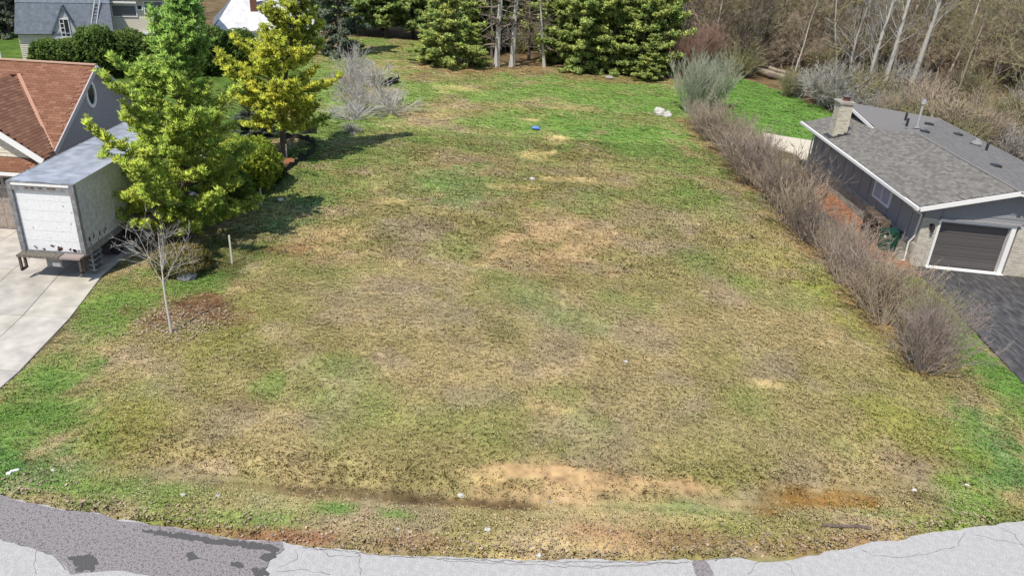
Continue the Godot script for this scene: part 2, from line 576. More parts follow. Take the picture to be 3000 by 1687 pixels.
# an evergreen: trunk, boughs and needles
func evergreen(called: String, label: String, sd: int, h: float, rb: float, low: float, o: Dictionary, tuft: Mesh, hue: Array, group := "") -> Node3D:
	var r := RandomNumberGenerator.new()
	r.seed = sd
	var t := thing(called, label, "tree", Vector3.ZERO, 0.0, group)
	var g := Geo.new()
	var b := Geo.new()
	var lean: Vector3 = o.get("lean", Vector3.ZERO)
	var tr: float = o.get("trunk", h * 0.016)
	var pts := PackedVector3Array()
	var rr := PackedFloat32Array()
	for k in 9:
		var f := k / 8.0
		pts.append(Vector3(0, h * f - 0.1, 0) + lean * f * f * h)
		rr.append(tr * (1.0 - 0.92 * f) * (1.3 if k == 0 else 1.0))
	g.tube(pts, rr, 8)
	obj("trunk", g, M[o.get("bark", "pine_bark")], t)
	var spots: Array[Transform3D] = []
	var tints := PackedColorArray()
	var y := low
	while y < h * 0.985:
		var f := (y - low) / (h - low)
		var prof := pow(1.0 - f, float(o.taper)) * (0.65 + 0.35 * smoothstep(0.0, 0.16, f))
		var cnt: int = maxi(3, int(o.whorl * (1.0 - 0.45 * f)))
		var a0 := r.randf() * TAU
		for k in cnt:
			if r.randf() < o.get("gap", 0.1):
				continue
			var an := a0 + TAU * k / cnt + r.randf_range(-0.35, 0.35)
			var length := maxf(rb * prof * r.randf_range(o.get("short", 0.62), 1.2), 0.25)
			length *= 1.0 + o.get("wave", 0.25) * na.get_noise_3d(cos(an) * 14.0 + sd * 3.0, y * 7.0, sin(an) * 14.0) * 1.6
			var out := Vector3(cos(an), 0, sin(an))
			var yy: float = y + r.randf_range(-0.25, 0.25) * o.step
			var root: Vector3 = Vector3(0, yy, 0) + lean * (yy / h) * (yy / h) * h
			var rise: float = lerpf(o.rise_low, o.rise_top, f)
			var d := (out + Vector3.UP * rise).normalized()
			var q := root
			var seg := maxi(3, int(length / 0.35))
			var bp := PackedVector3Array([q])
			var br := PackedFloat32Array([0.012 + length * 0.011])
			for s in seg:
				var u := (s + 1.0) / seg
				d = (d + Vector3.UP * o.curl * u * 0.35 + jitter(r) * 0.10).normalized()
				q += d * length / seg
				bp.append(q); br.append((0.012 + length * 0.011) * (1.0 - 0.85 * u))
				if u < o.clear * (1.0 - 0.5 * f):
					continue
				var side := d.cross(Vector3.UP).normalized()
				for w in o.shoots:
					var sl: float = o.shoot * r.randf_range(0.4, 1.15) * (1.2 - 0.6 * u)
					var sd2 := (side * (1.0 if w % 2 == 0 else -1.0) * r.randf_range(0.4, 1.0) + d * 0.6 + Vector3.UP * r.randf_range(-0.25, 0.45 + o.curl)).normalized()
					var tip: Vector3 = q + sd2 * sl
					if w < 2 and sl > 0.2:
						b.tube(PackedVector3Array([q, tip]), PackedFloat32Array([0.010, 0.005]), 3)
					for z in o.per:
						var pp: Vector3 = q.lerp(tip, (z + 1.0) / o.per) + jitter(r) * 0.10
						var up: Vector3 = (sd2 * (0.8 - o.get("upright", 0.0) * 0.5) + Vector3.UP * (0.5 + o.curl + o.get("upright", 0.0) * 0.4) + jitter(r) * 0.5).normalized()
						var bs := Basis(up.cross(Vector3(0.3, 0.1, 0.9)).normalized(), up, Vector3.ZERO)
						bs.z = bs.x.cross(bs.y)
						var sc: float = o.size * r.randf_range(0.7, 1.3)
						spots.append(Transform3D(bs.rotated(up, r.randf() * TAU).scaled(Vector3.ONE * sc), pp))
						var e := clampf(na.get_noise_3d(pp.x * 9.0 + sd, pp.y * 9.0, pp.z * 9.0) * 1.3 + 0.5 + r.randf_range(-0.3, 0.3), 0.0, 1.0)
						var cc: Color = (hue[0] as Color).lerp(hue[1], e)
						if hue.size() > 2 and hue[2] is Color:
							cc = cc.lerp(hue[2], smoothstep(0.20, 1.0, f + r.randf_range(-0.12, 0.12)))
						tints.append(cc * r.randf_range(0.62, 1.3))
			if bp.size() > 1:
				b.tube(bp, br, 4)
		y += o.step * r.randf_range(0.8, 1.2)
	obj("boughs", b, M[o.get("bark", "pine_bark")], t)
	copies("needles", tuft, M["needles"], spots, tints, t)
	return t

# a rounded evergreen shrub
func round_shrub(called: String, label: String, sd: int, rx: float, h: float, n: int, tuft: Mesh, size: float, hue: Array) -> Node3D:
	var r := RandomNumberGenerator.new()
	r.seed = sd
	var t := thing(called, label, "shrub")
	var b := Geo.new()
	for k in 26:
		var d := Vector3(r.randf_range(-1, 1) * rx * 0.8, h * r.randf_range(0.4, 0.85), r.randf_range(-1, 1) * rx * 0.8)
		b.tube(PackedVector3Array([Vector3(0, -0.05, 0), d * 0.5 + Vector3(0, 0.05, 0), d]), PackedFloat32Array([0.03, 0.02, 0.008]), 4)
	obj("stems", b, M["pine_bark"], t)
	var spots: Array[Transform3D] = []
	var tints := PackedColorArray()
	for k in n:
		var d := jitter(r).normalized()
		var e := pow(r.randf(), 0.35) * (1.0 + 0.22 * na.get_noise_3d(d.x * 40.0 + sd, d.y * 40.0, d.z * 40.0))
		var p := Vector3(d.x * rx * e, h * (0.48 + 0.5 * d.y * e), d.z * rx * e)
		if p.y < 0.03:
			continue
		var up := (d + Vector3.UP * 0.4 + jitter(r) * 0.5).normalized()
		var bs := Basis(up.cross(Vector3(0.3, 0.1, 0.9)).normalized(), up, Vector3.ZERO)
		bs.z = bs.x.cross(bs.y)
		spots.append(Transform3D(bs.rotated(up, r.randf() * TAU).scaled(Vector3.ONE * size * r.randf_range(0.7, 1.3)), p))
		var f := clampf(na.get_noise_3d(p.x * 12.0 + sd, p.y * 12.0, p.z * 12.0) + 0.5 + r.randf_range(-0.3, 0.3), 0.0, 1.0)
		tints.append((hue[0] as Color).lerp(hue[1], f) * r.randf_range(0.75, 1.2))
	copies("foliage", tuft, M["needles"], spots, tints, t)
	return t

func rock_geo(sd: int, rx: float, ry: float, rz: float) -> Geo:
	var g := Geo.new()
	var f := FastNoiseLite.new()
	f.seed = sd
	f.frequency = 0.9
	var q := SphereMesh.new()
	q.radial_segments = 14
	q.rings = 8
	q.radius = 1.0
	q.height = 2.0
	var a := q.surface_get_arrays(0) if q.get_surface_count() else []
	var vs: PackedVector3Array = a[Mesh.ARRAY_VERTEX]
	var ix: PackedInt32Array = a[Mesh.ARRAY_INDEX]
	var moved := PackedVector3Array()
	for p in vs:
		var e := 1.0 + f.get_noise_3dv(p) * 0.45
		moved.append(Vector3(p.x * rx, p.y * ry + ry * 0.55, p.z * rz) * e)
	for k in range(0, ix.size(), 3):
		g.tri(moved[ix[k]], moved[ix[k + 2]], moved[ix[k + 1]])
	return g

func rock(called: String, label: String, at: Vector3, rx: float, ry: float, rz: float, sd: int, m: String, group := "") -> MeshInstance3D:
	var o := obj(called, rock_geo(sd, rx, ry, rz), M[m])
	o.position = at
	tag(o, label, "rock", group)
	return o

# ---------------------------------------------------------------- building pieces
# overlapping shingles on a slope: the nearest ones singly, the others as one part
func shingles(roof: Node3D, o: Vector3, u: Vector3, s: Vector3, poly: PackedVector2Array, course: float, tab: float, m: Material, tones: Array, most: int, sd: int) -> void:
	var r := RandomNumberGenerator.new()
	r.seed = sd
	var nn := u.cross(s).normalized()
	var uu := u
	if nn.y < 0.0:
		uu = -u
		nn = -nn
	var st := (s - nn * 0.055).normalized()
	var lo := poly[0]
	var hi := poly[0]
	for p in poly:
		lo = lo.min(p); hi = hi.max(p)
	var cells := []
	var row := 0
	var b := lo.y + course * 0.5
	while b < hi.y:
		var a := lo.x + (tab * 0.5 if row % 2 else 0.0) + r.randf_range(0.0, 0.08)
		while a < hi.x:
			if Geometry2D.is_point_in_polygon(Vector2(a - tab * 0.42, b), poly) and Geometry2D.is_point_in_polygon(Vector2(a + tab * 0.42, b), poly):
				var p := o + u * a + s * b + nn * 0.022
				cells.append([p.distance_squared_to(EYE), p, r.randi() % tones.size()])
			a += tab
		b += course
		row += 1
	cells.sort_custom(func(x, y): return x[0] < y[0])
	var kinds := []
	for t in tones:
		var g := Geo.new()
		g.tint = t
		g.obox(Vector3.ZERO, Vector3(tab * 0.487, 0, 0), Vector3(0, 0.008, 0), Vector3(0, 0, course * 0.60))
		kinds.append(g.mesh())
	var rest := Geo.new()
	var bs := Basis(uu, uu.cross(st).normalized(), -st)
	bs.y = bs.z.cross(bs.x).normalized()
	for k in cells.size():
		var p: Vector3 = cells[k][1]
		var tn: int = cells[k][2]
		if k < most:
			var q := obj("shingle", kinds[tn], m, roof)
			q.transform = Transform3D(bs, p)
		else:
			rest.tint = tones[tn]
			rest.obox(p, bs.x * tab * 0.487, bs.y * 0.008, bs.z * course * 0.60)
	if rest.v.size():
		var q := obj("shingles", rest, m, roof)
		q.set_meta("kind", "stuff")

func bricks(wall: Node3D, o: Vector3, u: Vector3, w: float, h: float, bw: float, bh: float, tones: Array, sd: int, called := "brick") -> void:
	var r := RandomNumberGenerator.new()
	r.seed = sd
	var nn := u.cross(Vector3.UP).normalized()
	var kinds := []
	for t in tones:
		var g := Geo.new()
		g.tint = t
		g.obox(Vector3.ZERO, Vector3(bw * 0.5 - 0.006, 0, 0), Vector3(0, bh * 0.5 - 0.006, 0), Vector3(0, 0, 0.016))
		kinds.append(g.mesh())
	var rows := int(h / bh)
	for j in rows:
		var a := -bw * 0.5 if j % 2 else 0.0
		while a < w - 0.02:
			var l := maxf(a, 0.0)
			var e := minf(a + bw, w)
			if e - l > 0.03:
				var q := obj(called, kinds[r.randi() % kinds.size()], M["pale_brick"], wall)
				var sc := (e - l) / bw
				q.transform = Transform3D(Basis(u * sc, Vector3.UP, nn), o + u * (l + e) / 2.0 + Vector3.UP * (j + 0.5) * bh + nn * r.randf_range(-0.004, 0.006))
			a += bw

# overlapping boards inside a convex outline given in the wall's own (along, up)
func boards(wall: Node3D, o: Vector3, u: Vector3, poly: PackedVector2Array, each: float, m: Material, called := "clapboard") -> void:
	var nn := u.cross(Vector3.UP).normalized()
	var lo := poly[0].y
	var hi := poly[0].y
	for p in poly:
		lo = minf(lo, p.y); hi = maxf(hi, p.y)
	var y := lo
	while y < hi - 0.03:
		var top := minf(y + each, hi)
		var ends := []
		for yy in [y + 0.01, top - 0.01]:
			var xa := 1e9
			var xb := -1e9
			for k in poly.size():
				var p := poly[k]
				var q := poly[(k + 1) % poly.size()]
				if (p.y - yy) * (q.y - yy) <= 0.0 and p.y != q.y:
					var x := lerpf(p.x, q.x, (yy - p.y) / (q.y - p.y))
					xa = minf(xa, x); xb = maxf(xb, x)
			ends.append(Vector2(xa, xb))
		if ends[0].y - ends[0].x > 0.05 and ends[1].y > ends[1].x:
			var g := Geo.new()
			var a0: Vector3 = o + u * ends[0].x + Vector3.UP * y + nn * 0.030
			var a1: Vector3 = o + u * ends[0].y + Vector3.UP * y + nn * 0.030
			var b1: Vector3 = o + u * ends[1].y + Vector3.UP * (top - 0.004) + nn * 0.008
			var b0: Vector3 = o + u * ends[1].x + Vector3.UP * (top - 0.004) + nn * 0.008
			g.quad(a0, a1, b1, b0)
			g.quad(a0 - nn * 0.028, a1 - nn * 0.028, a1, a0)
			obj(called, g, m, wall)
		y += each

func plate(g: Geo, pts: Array, nn: Vector3, thick: float) -> void:  # a convex sheet with thickness, points counter-clockwise from outside
	for k in range(1, pts.size() - 1):
		g.tri(pts[0], pts[k], pts[k + 1])
		g.tri(pts[0] - nn * thick, pts[k + 1] - nn * thick, pts[k] - nn * thick)
	for k in pts.size():
		var a: Vector3 = pts[k]
		var b: Vector3 = pts[(k + 1) % pts.size()]
		g.quad(a - nn * thick, b - nn * thick, b, a)

func box_geo(lo: Vector3, hi: Vector3) -> Geo:
	var g := Geo.new()
	g.box(lo, hi)
	return g

func bar_geo(pts: Array, w: float, h: float) -> Geo:
	var g := Geo.new()
	for k in pts.size() - 1:
		g.bar(pts[k], pts[k + 1], w, h)
	return g

func tube_geo(pts: Array, r: float, sides := 8) -> Geo:
	var g := Geo.new()
	var p := PackedVector3Array(pts)
	var rr := PackedFloat32Array()
	for k in pts.size():
		rr.append(r)
	g.tube(p, rr, sides, true)
	return g

# ---------------------------------------------------------------- the ranch house on the right
func right_house() -> void:
	var o := Vector3(18.3, 0, -33.2)
	var h := thing("ranch_house", "low grey ranch house with a speckled grey roof, brick chimney and dark garage door", "house", o)
	var u := Vector3(0.993, 0, 0.118)  # along the garage front
	var bk := Vector3(0, 0, -1)
	var up := Vector3.UP
	# walls
	var lw := wob("side_wall", box_geo(Vector3(18.3, 1.05, -48.2), Vector3(18.5, 2.95, -33.25)), M["grey_wall"], h)
	lw.set_meta("label", "dark grey siding wall facing the shrub row")
	for k in 12:  # battens of the panelled siding
		var z := -34.3 - k * 1.22
		wob("batten", box_geo(Vector3(18.27, 1.06, z - 0.03), Vector3(18.302, 2.9, z + 0.03)), M["grey_wall"], h)
	var fd := wob("foundation", box_geo(Vector3(18.22, -0.2, -48.25), Vector3(18.5, 1.047, -33.21)), M["mortar"], h)
	bricks(fd, Vector3(18.21, 0.0, -48.2), Vector3(0, 0, 1), 14.9, 1.02, 0.42, 0.17, [Color(0.44, 0.40, 0.33), Color(0.36, 0.33, 0.28), Color(0.50, 0.46, 0.38)], 5, "stone_block")
	wob("back_wall", box_geo(Vector3(18.5, -0.2, -48.3), Vector3(26.6, 2.95, -48.1)), M["grey_wall"], h)
	wob("end_wall", box_geo(Vector3(26.4, -0.2, -48.1), Vector3(26.6, 3.0, -32.4)), M["grey_wall"], h)
	var fw := Geo.new()
	var a0 := o + up * 2.2
	plate(fw, [a0 + u * 0.0, a0 + u * 8.15, a0 + u * 8.15 + up * 0.85, o + u * 3.45 + up * 3.95, a0 + up * 0.72], Vector3(-0.118, 0, 0.993), 0.18)
	var gable := wob("gable_wall", fw, M["grey_wall"], h)
	boards(gable, o + Vector3(-0.118, 0, 0.993) * 0.004 + up * 0.0, u, PackedVector2Array([Vector2(0.72, 2.44), Vector2(8.1, 2.44), Vector2(8.1, 3.02), Vector2(3.45, 3.93), Vector2(0.72, 3.13)]), 0.22, M["light_grey_siding"])
	# brick piers either side of the door
	var tones := [Color(0.62, 0.57, 0.48), Color(0.70, 0.66, 0.57), Color(0.55, 0.50, 0.42), Color(0.66, 0.60, 0.50)]
	var fn := Vector3(-0.118, 0, 0.993)
	for pr in [[-0.04, 0.66], [4.02, 5.0]]:
		var g := Geo.new()
		var w: float = pr[1] - pr[0]
		g.obox(o + u * (pr[0] + w / 2) + up * 1.12 - fn * 0.14, u * w / 2, up * 1.22, fn * 0.16)
		var p := wob("brick_pier", g, M["mortar"], h)
		bricks(p, o + u * pr[0] + fn * 0.028, u, w, 2.34, 0.215, 0.075, tones, 7 + int(pr[0]))
	wob("pier_board", (func(): var g := Geo.new(); g.obox(o + u * 0.33 + up * 2.58 + fn * 0.01, u * 0.36, up * 0.22, fn * 0.02); return g).call(), M["light_grey_siding"], h)
	# garage door, four sections in a white frame
	var door := Geo.new()
	door.obox(o + u * 2.25 + up * 1.12 - fn * 0.25, u * 1.5, up * 1.1, fn * 0.015)
	var dr := wob("garage_door", door, M["dark_gap"], h)
	dr.set_meta("label", "dark brown garage door in a white frame")
	for k in 4:
		var g := Geo.new()
		g.obox(o + u * 2.25 + up * (0.32 + k * 0.535) - fn * 0.225, u * 1.48, up * 0.258, fn * 0.015)
		obj("door_section", g, M["garage_door"], dr)
		for q in 2:
			var e := Geo.new()
			e.obox(o + u * 2.25 + up * (0.19 + k * 0.535 + q * 0.26) - fn * 0.206, u * 1.44, up * 0.008, fn * 0.006)
			obj("door_rib", e, M["garage_door"], dr)
	for e in [[0.70, 1.12, 0.05, 1.2], [3.83, 1.12, 0.10, 1.2]]:
		var g := Geo.new()
		g.obox(o + u * e[0] + up * e[1] - fn * 0.10, u * e[2], up * e[3], fn * 0.16)
		wob("door_jamb", g, M["white_trim"], h)
	var hd := Geo.new()
	hd.obox(o + u * 2.3 + up * 2.33 - fn * 0.06, u * 1.62, up * 0.055, fn * 0.14)
	wob("door_head", hd, M["white_trim"], h)
	var bm := Geo.new()
	bm.obox(o + u * 2.35 + up * 2.42 + fn * 0.05, u * 1.72, up * 0.03, fn * 0.10)
	wob("header_board", bm, M["grey_wall"], h)
	var sill := Geo.new()
	sill.obox(o + u * 2.3 + up * 0.035 + fn * 0.06, u * 1.68, up * 0.03, fn * 0.17)
	wob("door_sill", sill, M["white_trim"], h)
	# wall lantern: back plate, cage and glass
	var lp := Geo.new()
	lp.obox(o + u * 0.36 + up * 1.98 + fn * 0.06, u * 0.06, up * 0.13, fn * 0.02)
	lp.bar(o + u * 0.36 + up * 2.1 + fn * 0.06, o + u * 0.40 + up * 2.13 + fn * 0.22, 0.03, 0.03)
	lp.tube(PackedVector3Array([o + u * 0.40 + up * 1.72 + fn * 0.2, o + u * 0.40 + up * 1.82 + fn * 0.2, o + u * 0.40 + up * 2.02 + fn * 0.2, o + u * 0.40 + up * 2.14 + fn * 0.2]), PackedFloat32Array([0.02, 0.07, 0.10, 0.01]), 6, true)
	wob("wall_lantern", lp, M["black_metal"], h)
	# entry beside the right pier, cut by the edge of the photograph
	wob("entry_wall", (func(): var g := Geo.new(); g.obox(o + u * 6.55 + up * 1.05 - fn * 0.12, u * 1.55, up * 1.2, fn * 0.1); return g).call(), M["light_grey_siding"], h)
	for e in [[5.15, 1.5], [5.15, 0.62]]:
		var g := Geo.new()
		g.obox(o + u * (e[0] + 0.25) + up * e[1] + fn * 0.005, u * 0.25, up * 0.33, fn * 0.02)
		var wn := wob("entry_window", g, M["glass"], h)
		var f := Geo.new()
		for q in [[0.0, 0.36, 0.29, 0.03], [0.0, -0.36, 0.29, 0.03], [-0.27, 0.0, 0.03, 0.36], [0.27, 0.0, 0.03, 0.36]]:
			f.obox(o + u * (e[0] + 0.25 + q[0]) + up * (e[1] + q[1]) + fn * 0.02, u * q[2], up * q[3], fn * 0.025)
		obj("frame", f, M["white_trim"], wn)
	for k in 2:
		var g := Geo.new()
		g.obox(o + u * 5.9 + up * (0.06 + 0.13 * k) + fn * (0.75 - k * 0.3), u * 0.9, up * 0.065, fn * (0.6 - k * 0.28))
		wob("entry_step", g, M["concrete"], h)
	# side window
	var wg := box_geo(Vector3(18.262, 1.66, -38.42), Vector3(18.30, 2.52, -36.66))
	var wn2 := wob("side_window", wg, M["curtain"], h)
	var wf := Geo.new()
	for e in [[1.56, 1.66, -38.55, -36.53], [2.52, 2.60, -38.55, -36.53], [1.66, 2.52, -38.55, -38.42], [1.66, 2.52, -36.66, -36.53], [1.66, 2.52, -37.57, -37.51]]:
		wf.box(Vector3(18.215, e[0], e[2]), Vector3(18.30, e[1], e[3]))
	obj("frame", wf, M["white_trim"], wn2)
	# roof: left slope and right slope
	var A := func(x: float) -> float: return 2.92 + (x - 17.7) * 0.288
	var v := func(x: float, y: float, z: float) -> Vector3: return Vector3(x, y, z)
	var la := [v.call(17.72, A.call(17.72), -32.72), v.call(21.55, A.call(21.55), -32.32), v.call(21.55, A.call(21.55), -42.5), v.call(20.2, A.call(20.2), -44.6), v.call(20.1, A.call(20.1), -48.5), v.call(17.5, A.call(17.5), -48.7)]
	var ra := Geo.new()
	plate(ra, la, Vector3(-0.277, 0.96, 0), 0.13)
	var left := wob("roof_slope", ra, M["grey_deck"], h)
	left.set_meta("label", "speckled grey shingle slope on the chimney side")
	var s := Vector3(1, 0.288, 0).normalized()
	var sh := [Color(0.195, 0.177, 0.158), Color(0.232, 0.213, 0.187), Color(0.165, 0.150, 0.136), Color(0.212, 0.194, 0.172), Color(0.27, 0.247, 0.212)]
	var pl := PackedVector2Array()
	for p in la:
		pl.append(Vector2(-(p.z + 32.3), (p.x - 17.5) * 1.0406))
	shingles(left, Vector3(17.5, A.call(17.5), -32.3), Vector3(0, 0, -1), s, pl, 0.14, 0.26, M["grey_shingle"], sh, 300, 3)
	var ridge: float = A.call(21.55)
	var rb := Geo.new()
	var q1 := v.call(21.551, ridge, -32.32) as Vector3
	var q2 := v.call(27.0, 3.14, -31.7) as Vector3
	var q3 := v.call(27.2, 3.14, -51.2) as Vector3
	var q4 := v.call(20.2, 4.22, -49.0) as Vector3
	var q5 := v.call(19.85, 4.15, -47.2) as Vector3
	var q6 := v.call(20.2, A.call(20.2) + 0.03, -44.6) as Vector3
	var q7 := v.call(21.551, ridge, -42.5) as Vector3
	var nn := Vector3(0.163, 0.986, 0)
	for t in [[q1, q2, q7], [q2, q3, q7], [q7, q3, q6], [q6, q3, q5], [q5, q3, q4]]:
		plate(rb, t, nn, 0.10)
	var right := wob("roof_slope", rb, M["grey_deck"], h)
	var s2 := Vector3(-1, (ridge - 3.14) / 5.45, 0).normalized()
	var pl2 := PackedVector2Array([Vector2(0, 0), Vector2(0, 5.5), Vector2(10.3, 5.5), Vector2(18.8, 0.05)])
	shingles(right, Vector3(27.0, 3.14, -32.0), Vector3(0, 0, -1), s2, pl2, 0.15, 0.34, M["grey_shingle"], [Color(0.185, 0.172, 0.162), Color(0.165, 0.153, 0.145), Color(0.205, 0.190, 0.178)], 0, 4)
	wob("ridge_cap", bar_geo([q1 + Vector3(0, 0.03, 0), q7 + Vector3(0, 0.03, 0)], 0.18, 0.02), M["grey_deck"], h)
	# white fascia and gutters
	wob("gutter", bar_geo([Vector3(17.66, 2.87, -32.72), Vector3(17.44, 2.87, -48.7)], 0.12, 0.13), M["white_trim"], h)
	wob("fascia", bar_geo([Vector3(17.70, 2.88, -32.64), q1 + Vector3(0, -0.04, 0.08)], 0.05, 0.19), M["white_trim"], h)
	wob("fascia", bar_geo([q1 + Vector3(0, -0.04, 0.08), q2 + Vector3(0, -0.04, 0.08)], 0.05, 0.19), M["white_trim"], h)
	wob("fascia", bar_geo([q6 + Vector3(-0.03, -0.05, 0), q5 + Vector3(-0.03, -0.05, 0), q4 + Vector3(-0.03, -0.05, 0)], 0.05, 0.17), M["white_trim"], h)
	wob("raised_wall", (func(): var g := Geo.new(); g.quad(Vector3(20.22, 3.4, -48.9), Vector3(20.24, 3.55, -44.7), Vector3(20.24, 3.75, -44.7), Vector3(20.22, 4.1, -48.9)); return g).call(), M["dark_gap"], h)
	wob("soffit", (func(): var g := Geo.new(); g.box(Vector3(17.66, 2.79, -48.5), Vector3(18.3, 2.805, -33.2)); return g).call(), M["white_trim"], h)
	# downspouts
	wob("downspout", tube_geo([Vector3(17.64, 2.84, -33.15), Vector3(17.72, 2.70, -33.2), Vector3(18.2, 2.45, -33.32), Vector3(18.2, 1.35, -33.4), Vector3(18.14, 1.0, -33.6), Vector3(18.14, 0.12, -33.55), Vector3(17.9, 0.05, -33.5)], 0.045, 6), M["white_trim"], h)
	wob("downspout", tube_geo([Vector3(17.55, 2.84, -48.3), Vector3(18.2, 2.5, -48.2), Vector3(18.2, 0.1, -48.2), Vector3(17.95, 0.05, -48.2)], 0.045, 6), M["white_trim"], h)
	# chimney
	var ch := wob("chimney", box_geo(Vector3(18.0, 2.7, -45.4), Vector3(18.72, 4.93, -44.6)), M["mortar"], h)
	var ct := [Color(0.66, 0.60, 0.47), Color(0.75, 0.69, 0.55), Color(0.54, 0.49, 0.39), Color(0.70, 0.64, 0.52)]
	bricks(ch, Vector3(18.0, 2.96, -44.59), Vector3(1, 0, 0), 0.72, 1.98, 0.24, 0.09, ct, 21)
	bricks(ch, Vector3(17.99, 2.96, -45.4), Vector3(0, 0, 1), 0.8, 1.98, 0.24, 0.09, ct, 22)
	obj("cap", (func(): var g := Geo.new(); g.cbox(Vector3(17.9, 4.93, -45.5), Vector3(18.82, 5.06, -44.5), 0.03); return g).call(), M["stone"], ch)
	obj("flue", (func(): var g := Geo.new(); g.cyl(Vector3(18.42, 5.06, -45.0), Vector3(18.42, 5.3, -45.0), 0.19, 12); return g).call(), M["red_brick"], ch)
	obj("rain_cap", (func(): var g := Geo.new(); g.tube(PackedVector3Array([Vector3(18.42, 5.30, -45.0), Vector3(18.42, 5.36, -45.0), Vector3(18.42, 5.44, -45.0)]), PackedFloat32Array([0.27, 0.26, 0.05]), 12, true); return g).call(), M["grey_metal"], ch)
	var fl := Geo.new()
	fl.quad(Vector3(17.72, A.call(17.72) + 0.045, -44.5), Vector3(17.95, A.call(17.95) + 0.05, -44.35), Vector3(17.98, A.call(17.98) + 0.06, -45.5), Vector3(17.72, A.call(17.72) + 0.045, -45.5))
	fl.quad(Vector3(17.9, A.call(17.9) + 0.055, -44.36), Vector3(18.85, A.call(18.85) + 0.055, -44.36), Vector3(18.8, A.call(18.8) + 0.07, -44.585), Vector3(17.97, A.call(17.97) + 0.07, -44.585))
	fl.box(Vector3(18.2, 3.05, -44.58), Vector3(18.45, 3.22, -44.55))
	fl.box(Vector3(18.55, 3.15, -44.58), Vector3(18.73, 3.32, -44.55))
	obj("flashing", fl, M["black_metal"], ch)
	# pipes and vents
	var B := func(x: float) -> float: return ridge - (x - 21.55) * (ridge - 3.14) / 5.45
	var vp := wob("vent_pipe", (func(): var g := Geo.new(); g.cyl(Vector3(22.6, B.call(22.6) - 0.05, -44.6), Vector3(22.6, B.call(22.6) + 1.5, -44.6), 0.062, 10); return g).call(), M["aluminium"], h)
	obj("pipe_cap", (func(): var g := Geo.new(); g.tube(PackedVector3Array([Vector3(22.6, 5.2, -44.6), Vector3(22.6, 5.22, -44.6), Vector3(22.6, 5.44, -44.6), Vector3(22.6, 5.5, -44.6)]), PackedFloat32Array([0.08, 0.14, 0.14, 0.04]), 10, true); return g).call(), M["aluminium"], vp)
	obj("pipe_flashing", (func(): var g := Geo.new(); g.tube(PackedVector3Array([Vector3(22.6, B.call(22.6) + 0.02, -44.6), Vector3(22.6, B.call(22.6) + 0.14, -44.6)]), PackedFloat32Array([0.24, 0.09]), 10); return g).call(), M["aluminium"], vp)
	for p in [[22.96, -46.9], [21.95, -44.5], [25.3, -41.9]]:
		var y: float = B.call(p[0])
		var g := Geo.new()
		g.cyl(Vector3(p[0], y - 0.05, p[1]), Vector3(p[0], y + 0.42, p[1]), 0.07, 8)
		wob("short_pipe", g, M["black_metal"], h)
	for p in [[24.5, -47.0], [25.5, -45.4], [23.3, -37.4], [22.5, -43.4]]:
		var y: float = B.call(p[0])
		var g := Geo.new()
		g.cbox(Vector3(p[0] - 0.2, y - 0.02, p[1] - 0.2), Vector3(p[0] + 0.2, y + 0.13, p[1] + 0.2), 0.04)
		wob("box_vent", g, M["black_metal"], h)
	var ty: float = B.call(25.3)
	var tv := Geo.new()
	tv.tube(PackedVector3Array([Vector3(25.3, ty, -43.0), Vector3(25.3, ty + 0.1, -43.0), Vector3(25.3, ty + 0.16, -43.0), Vector3(25.3, ty + 0.3, -43.0), Vector3(25.3, ty + 0.38, -43.0)]), PackedFloat32Array([0.2, 0.2, 0.34, 0.30, 0.08]), 12, true)
	wob("round_vent", tv, M["aluminium"], h)

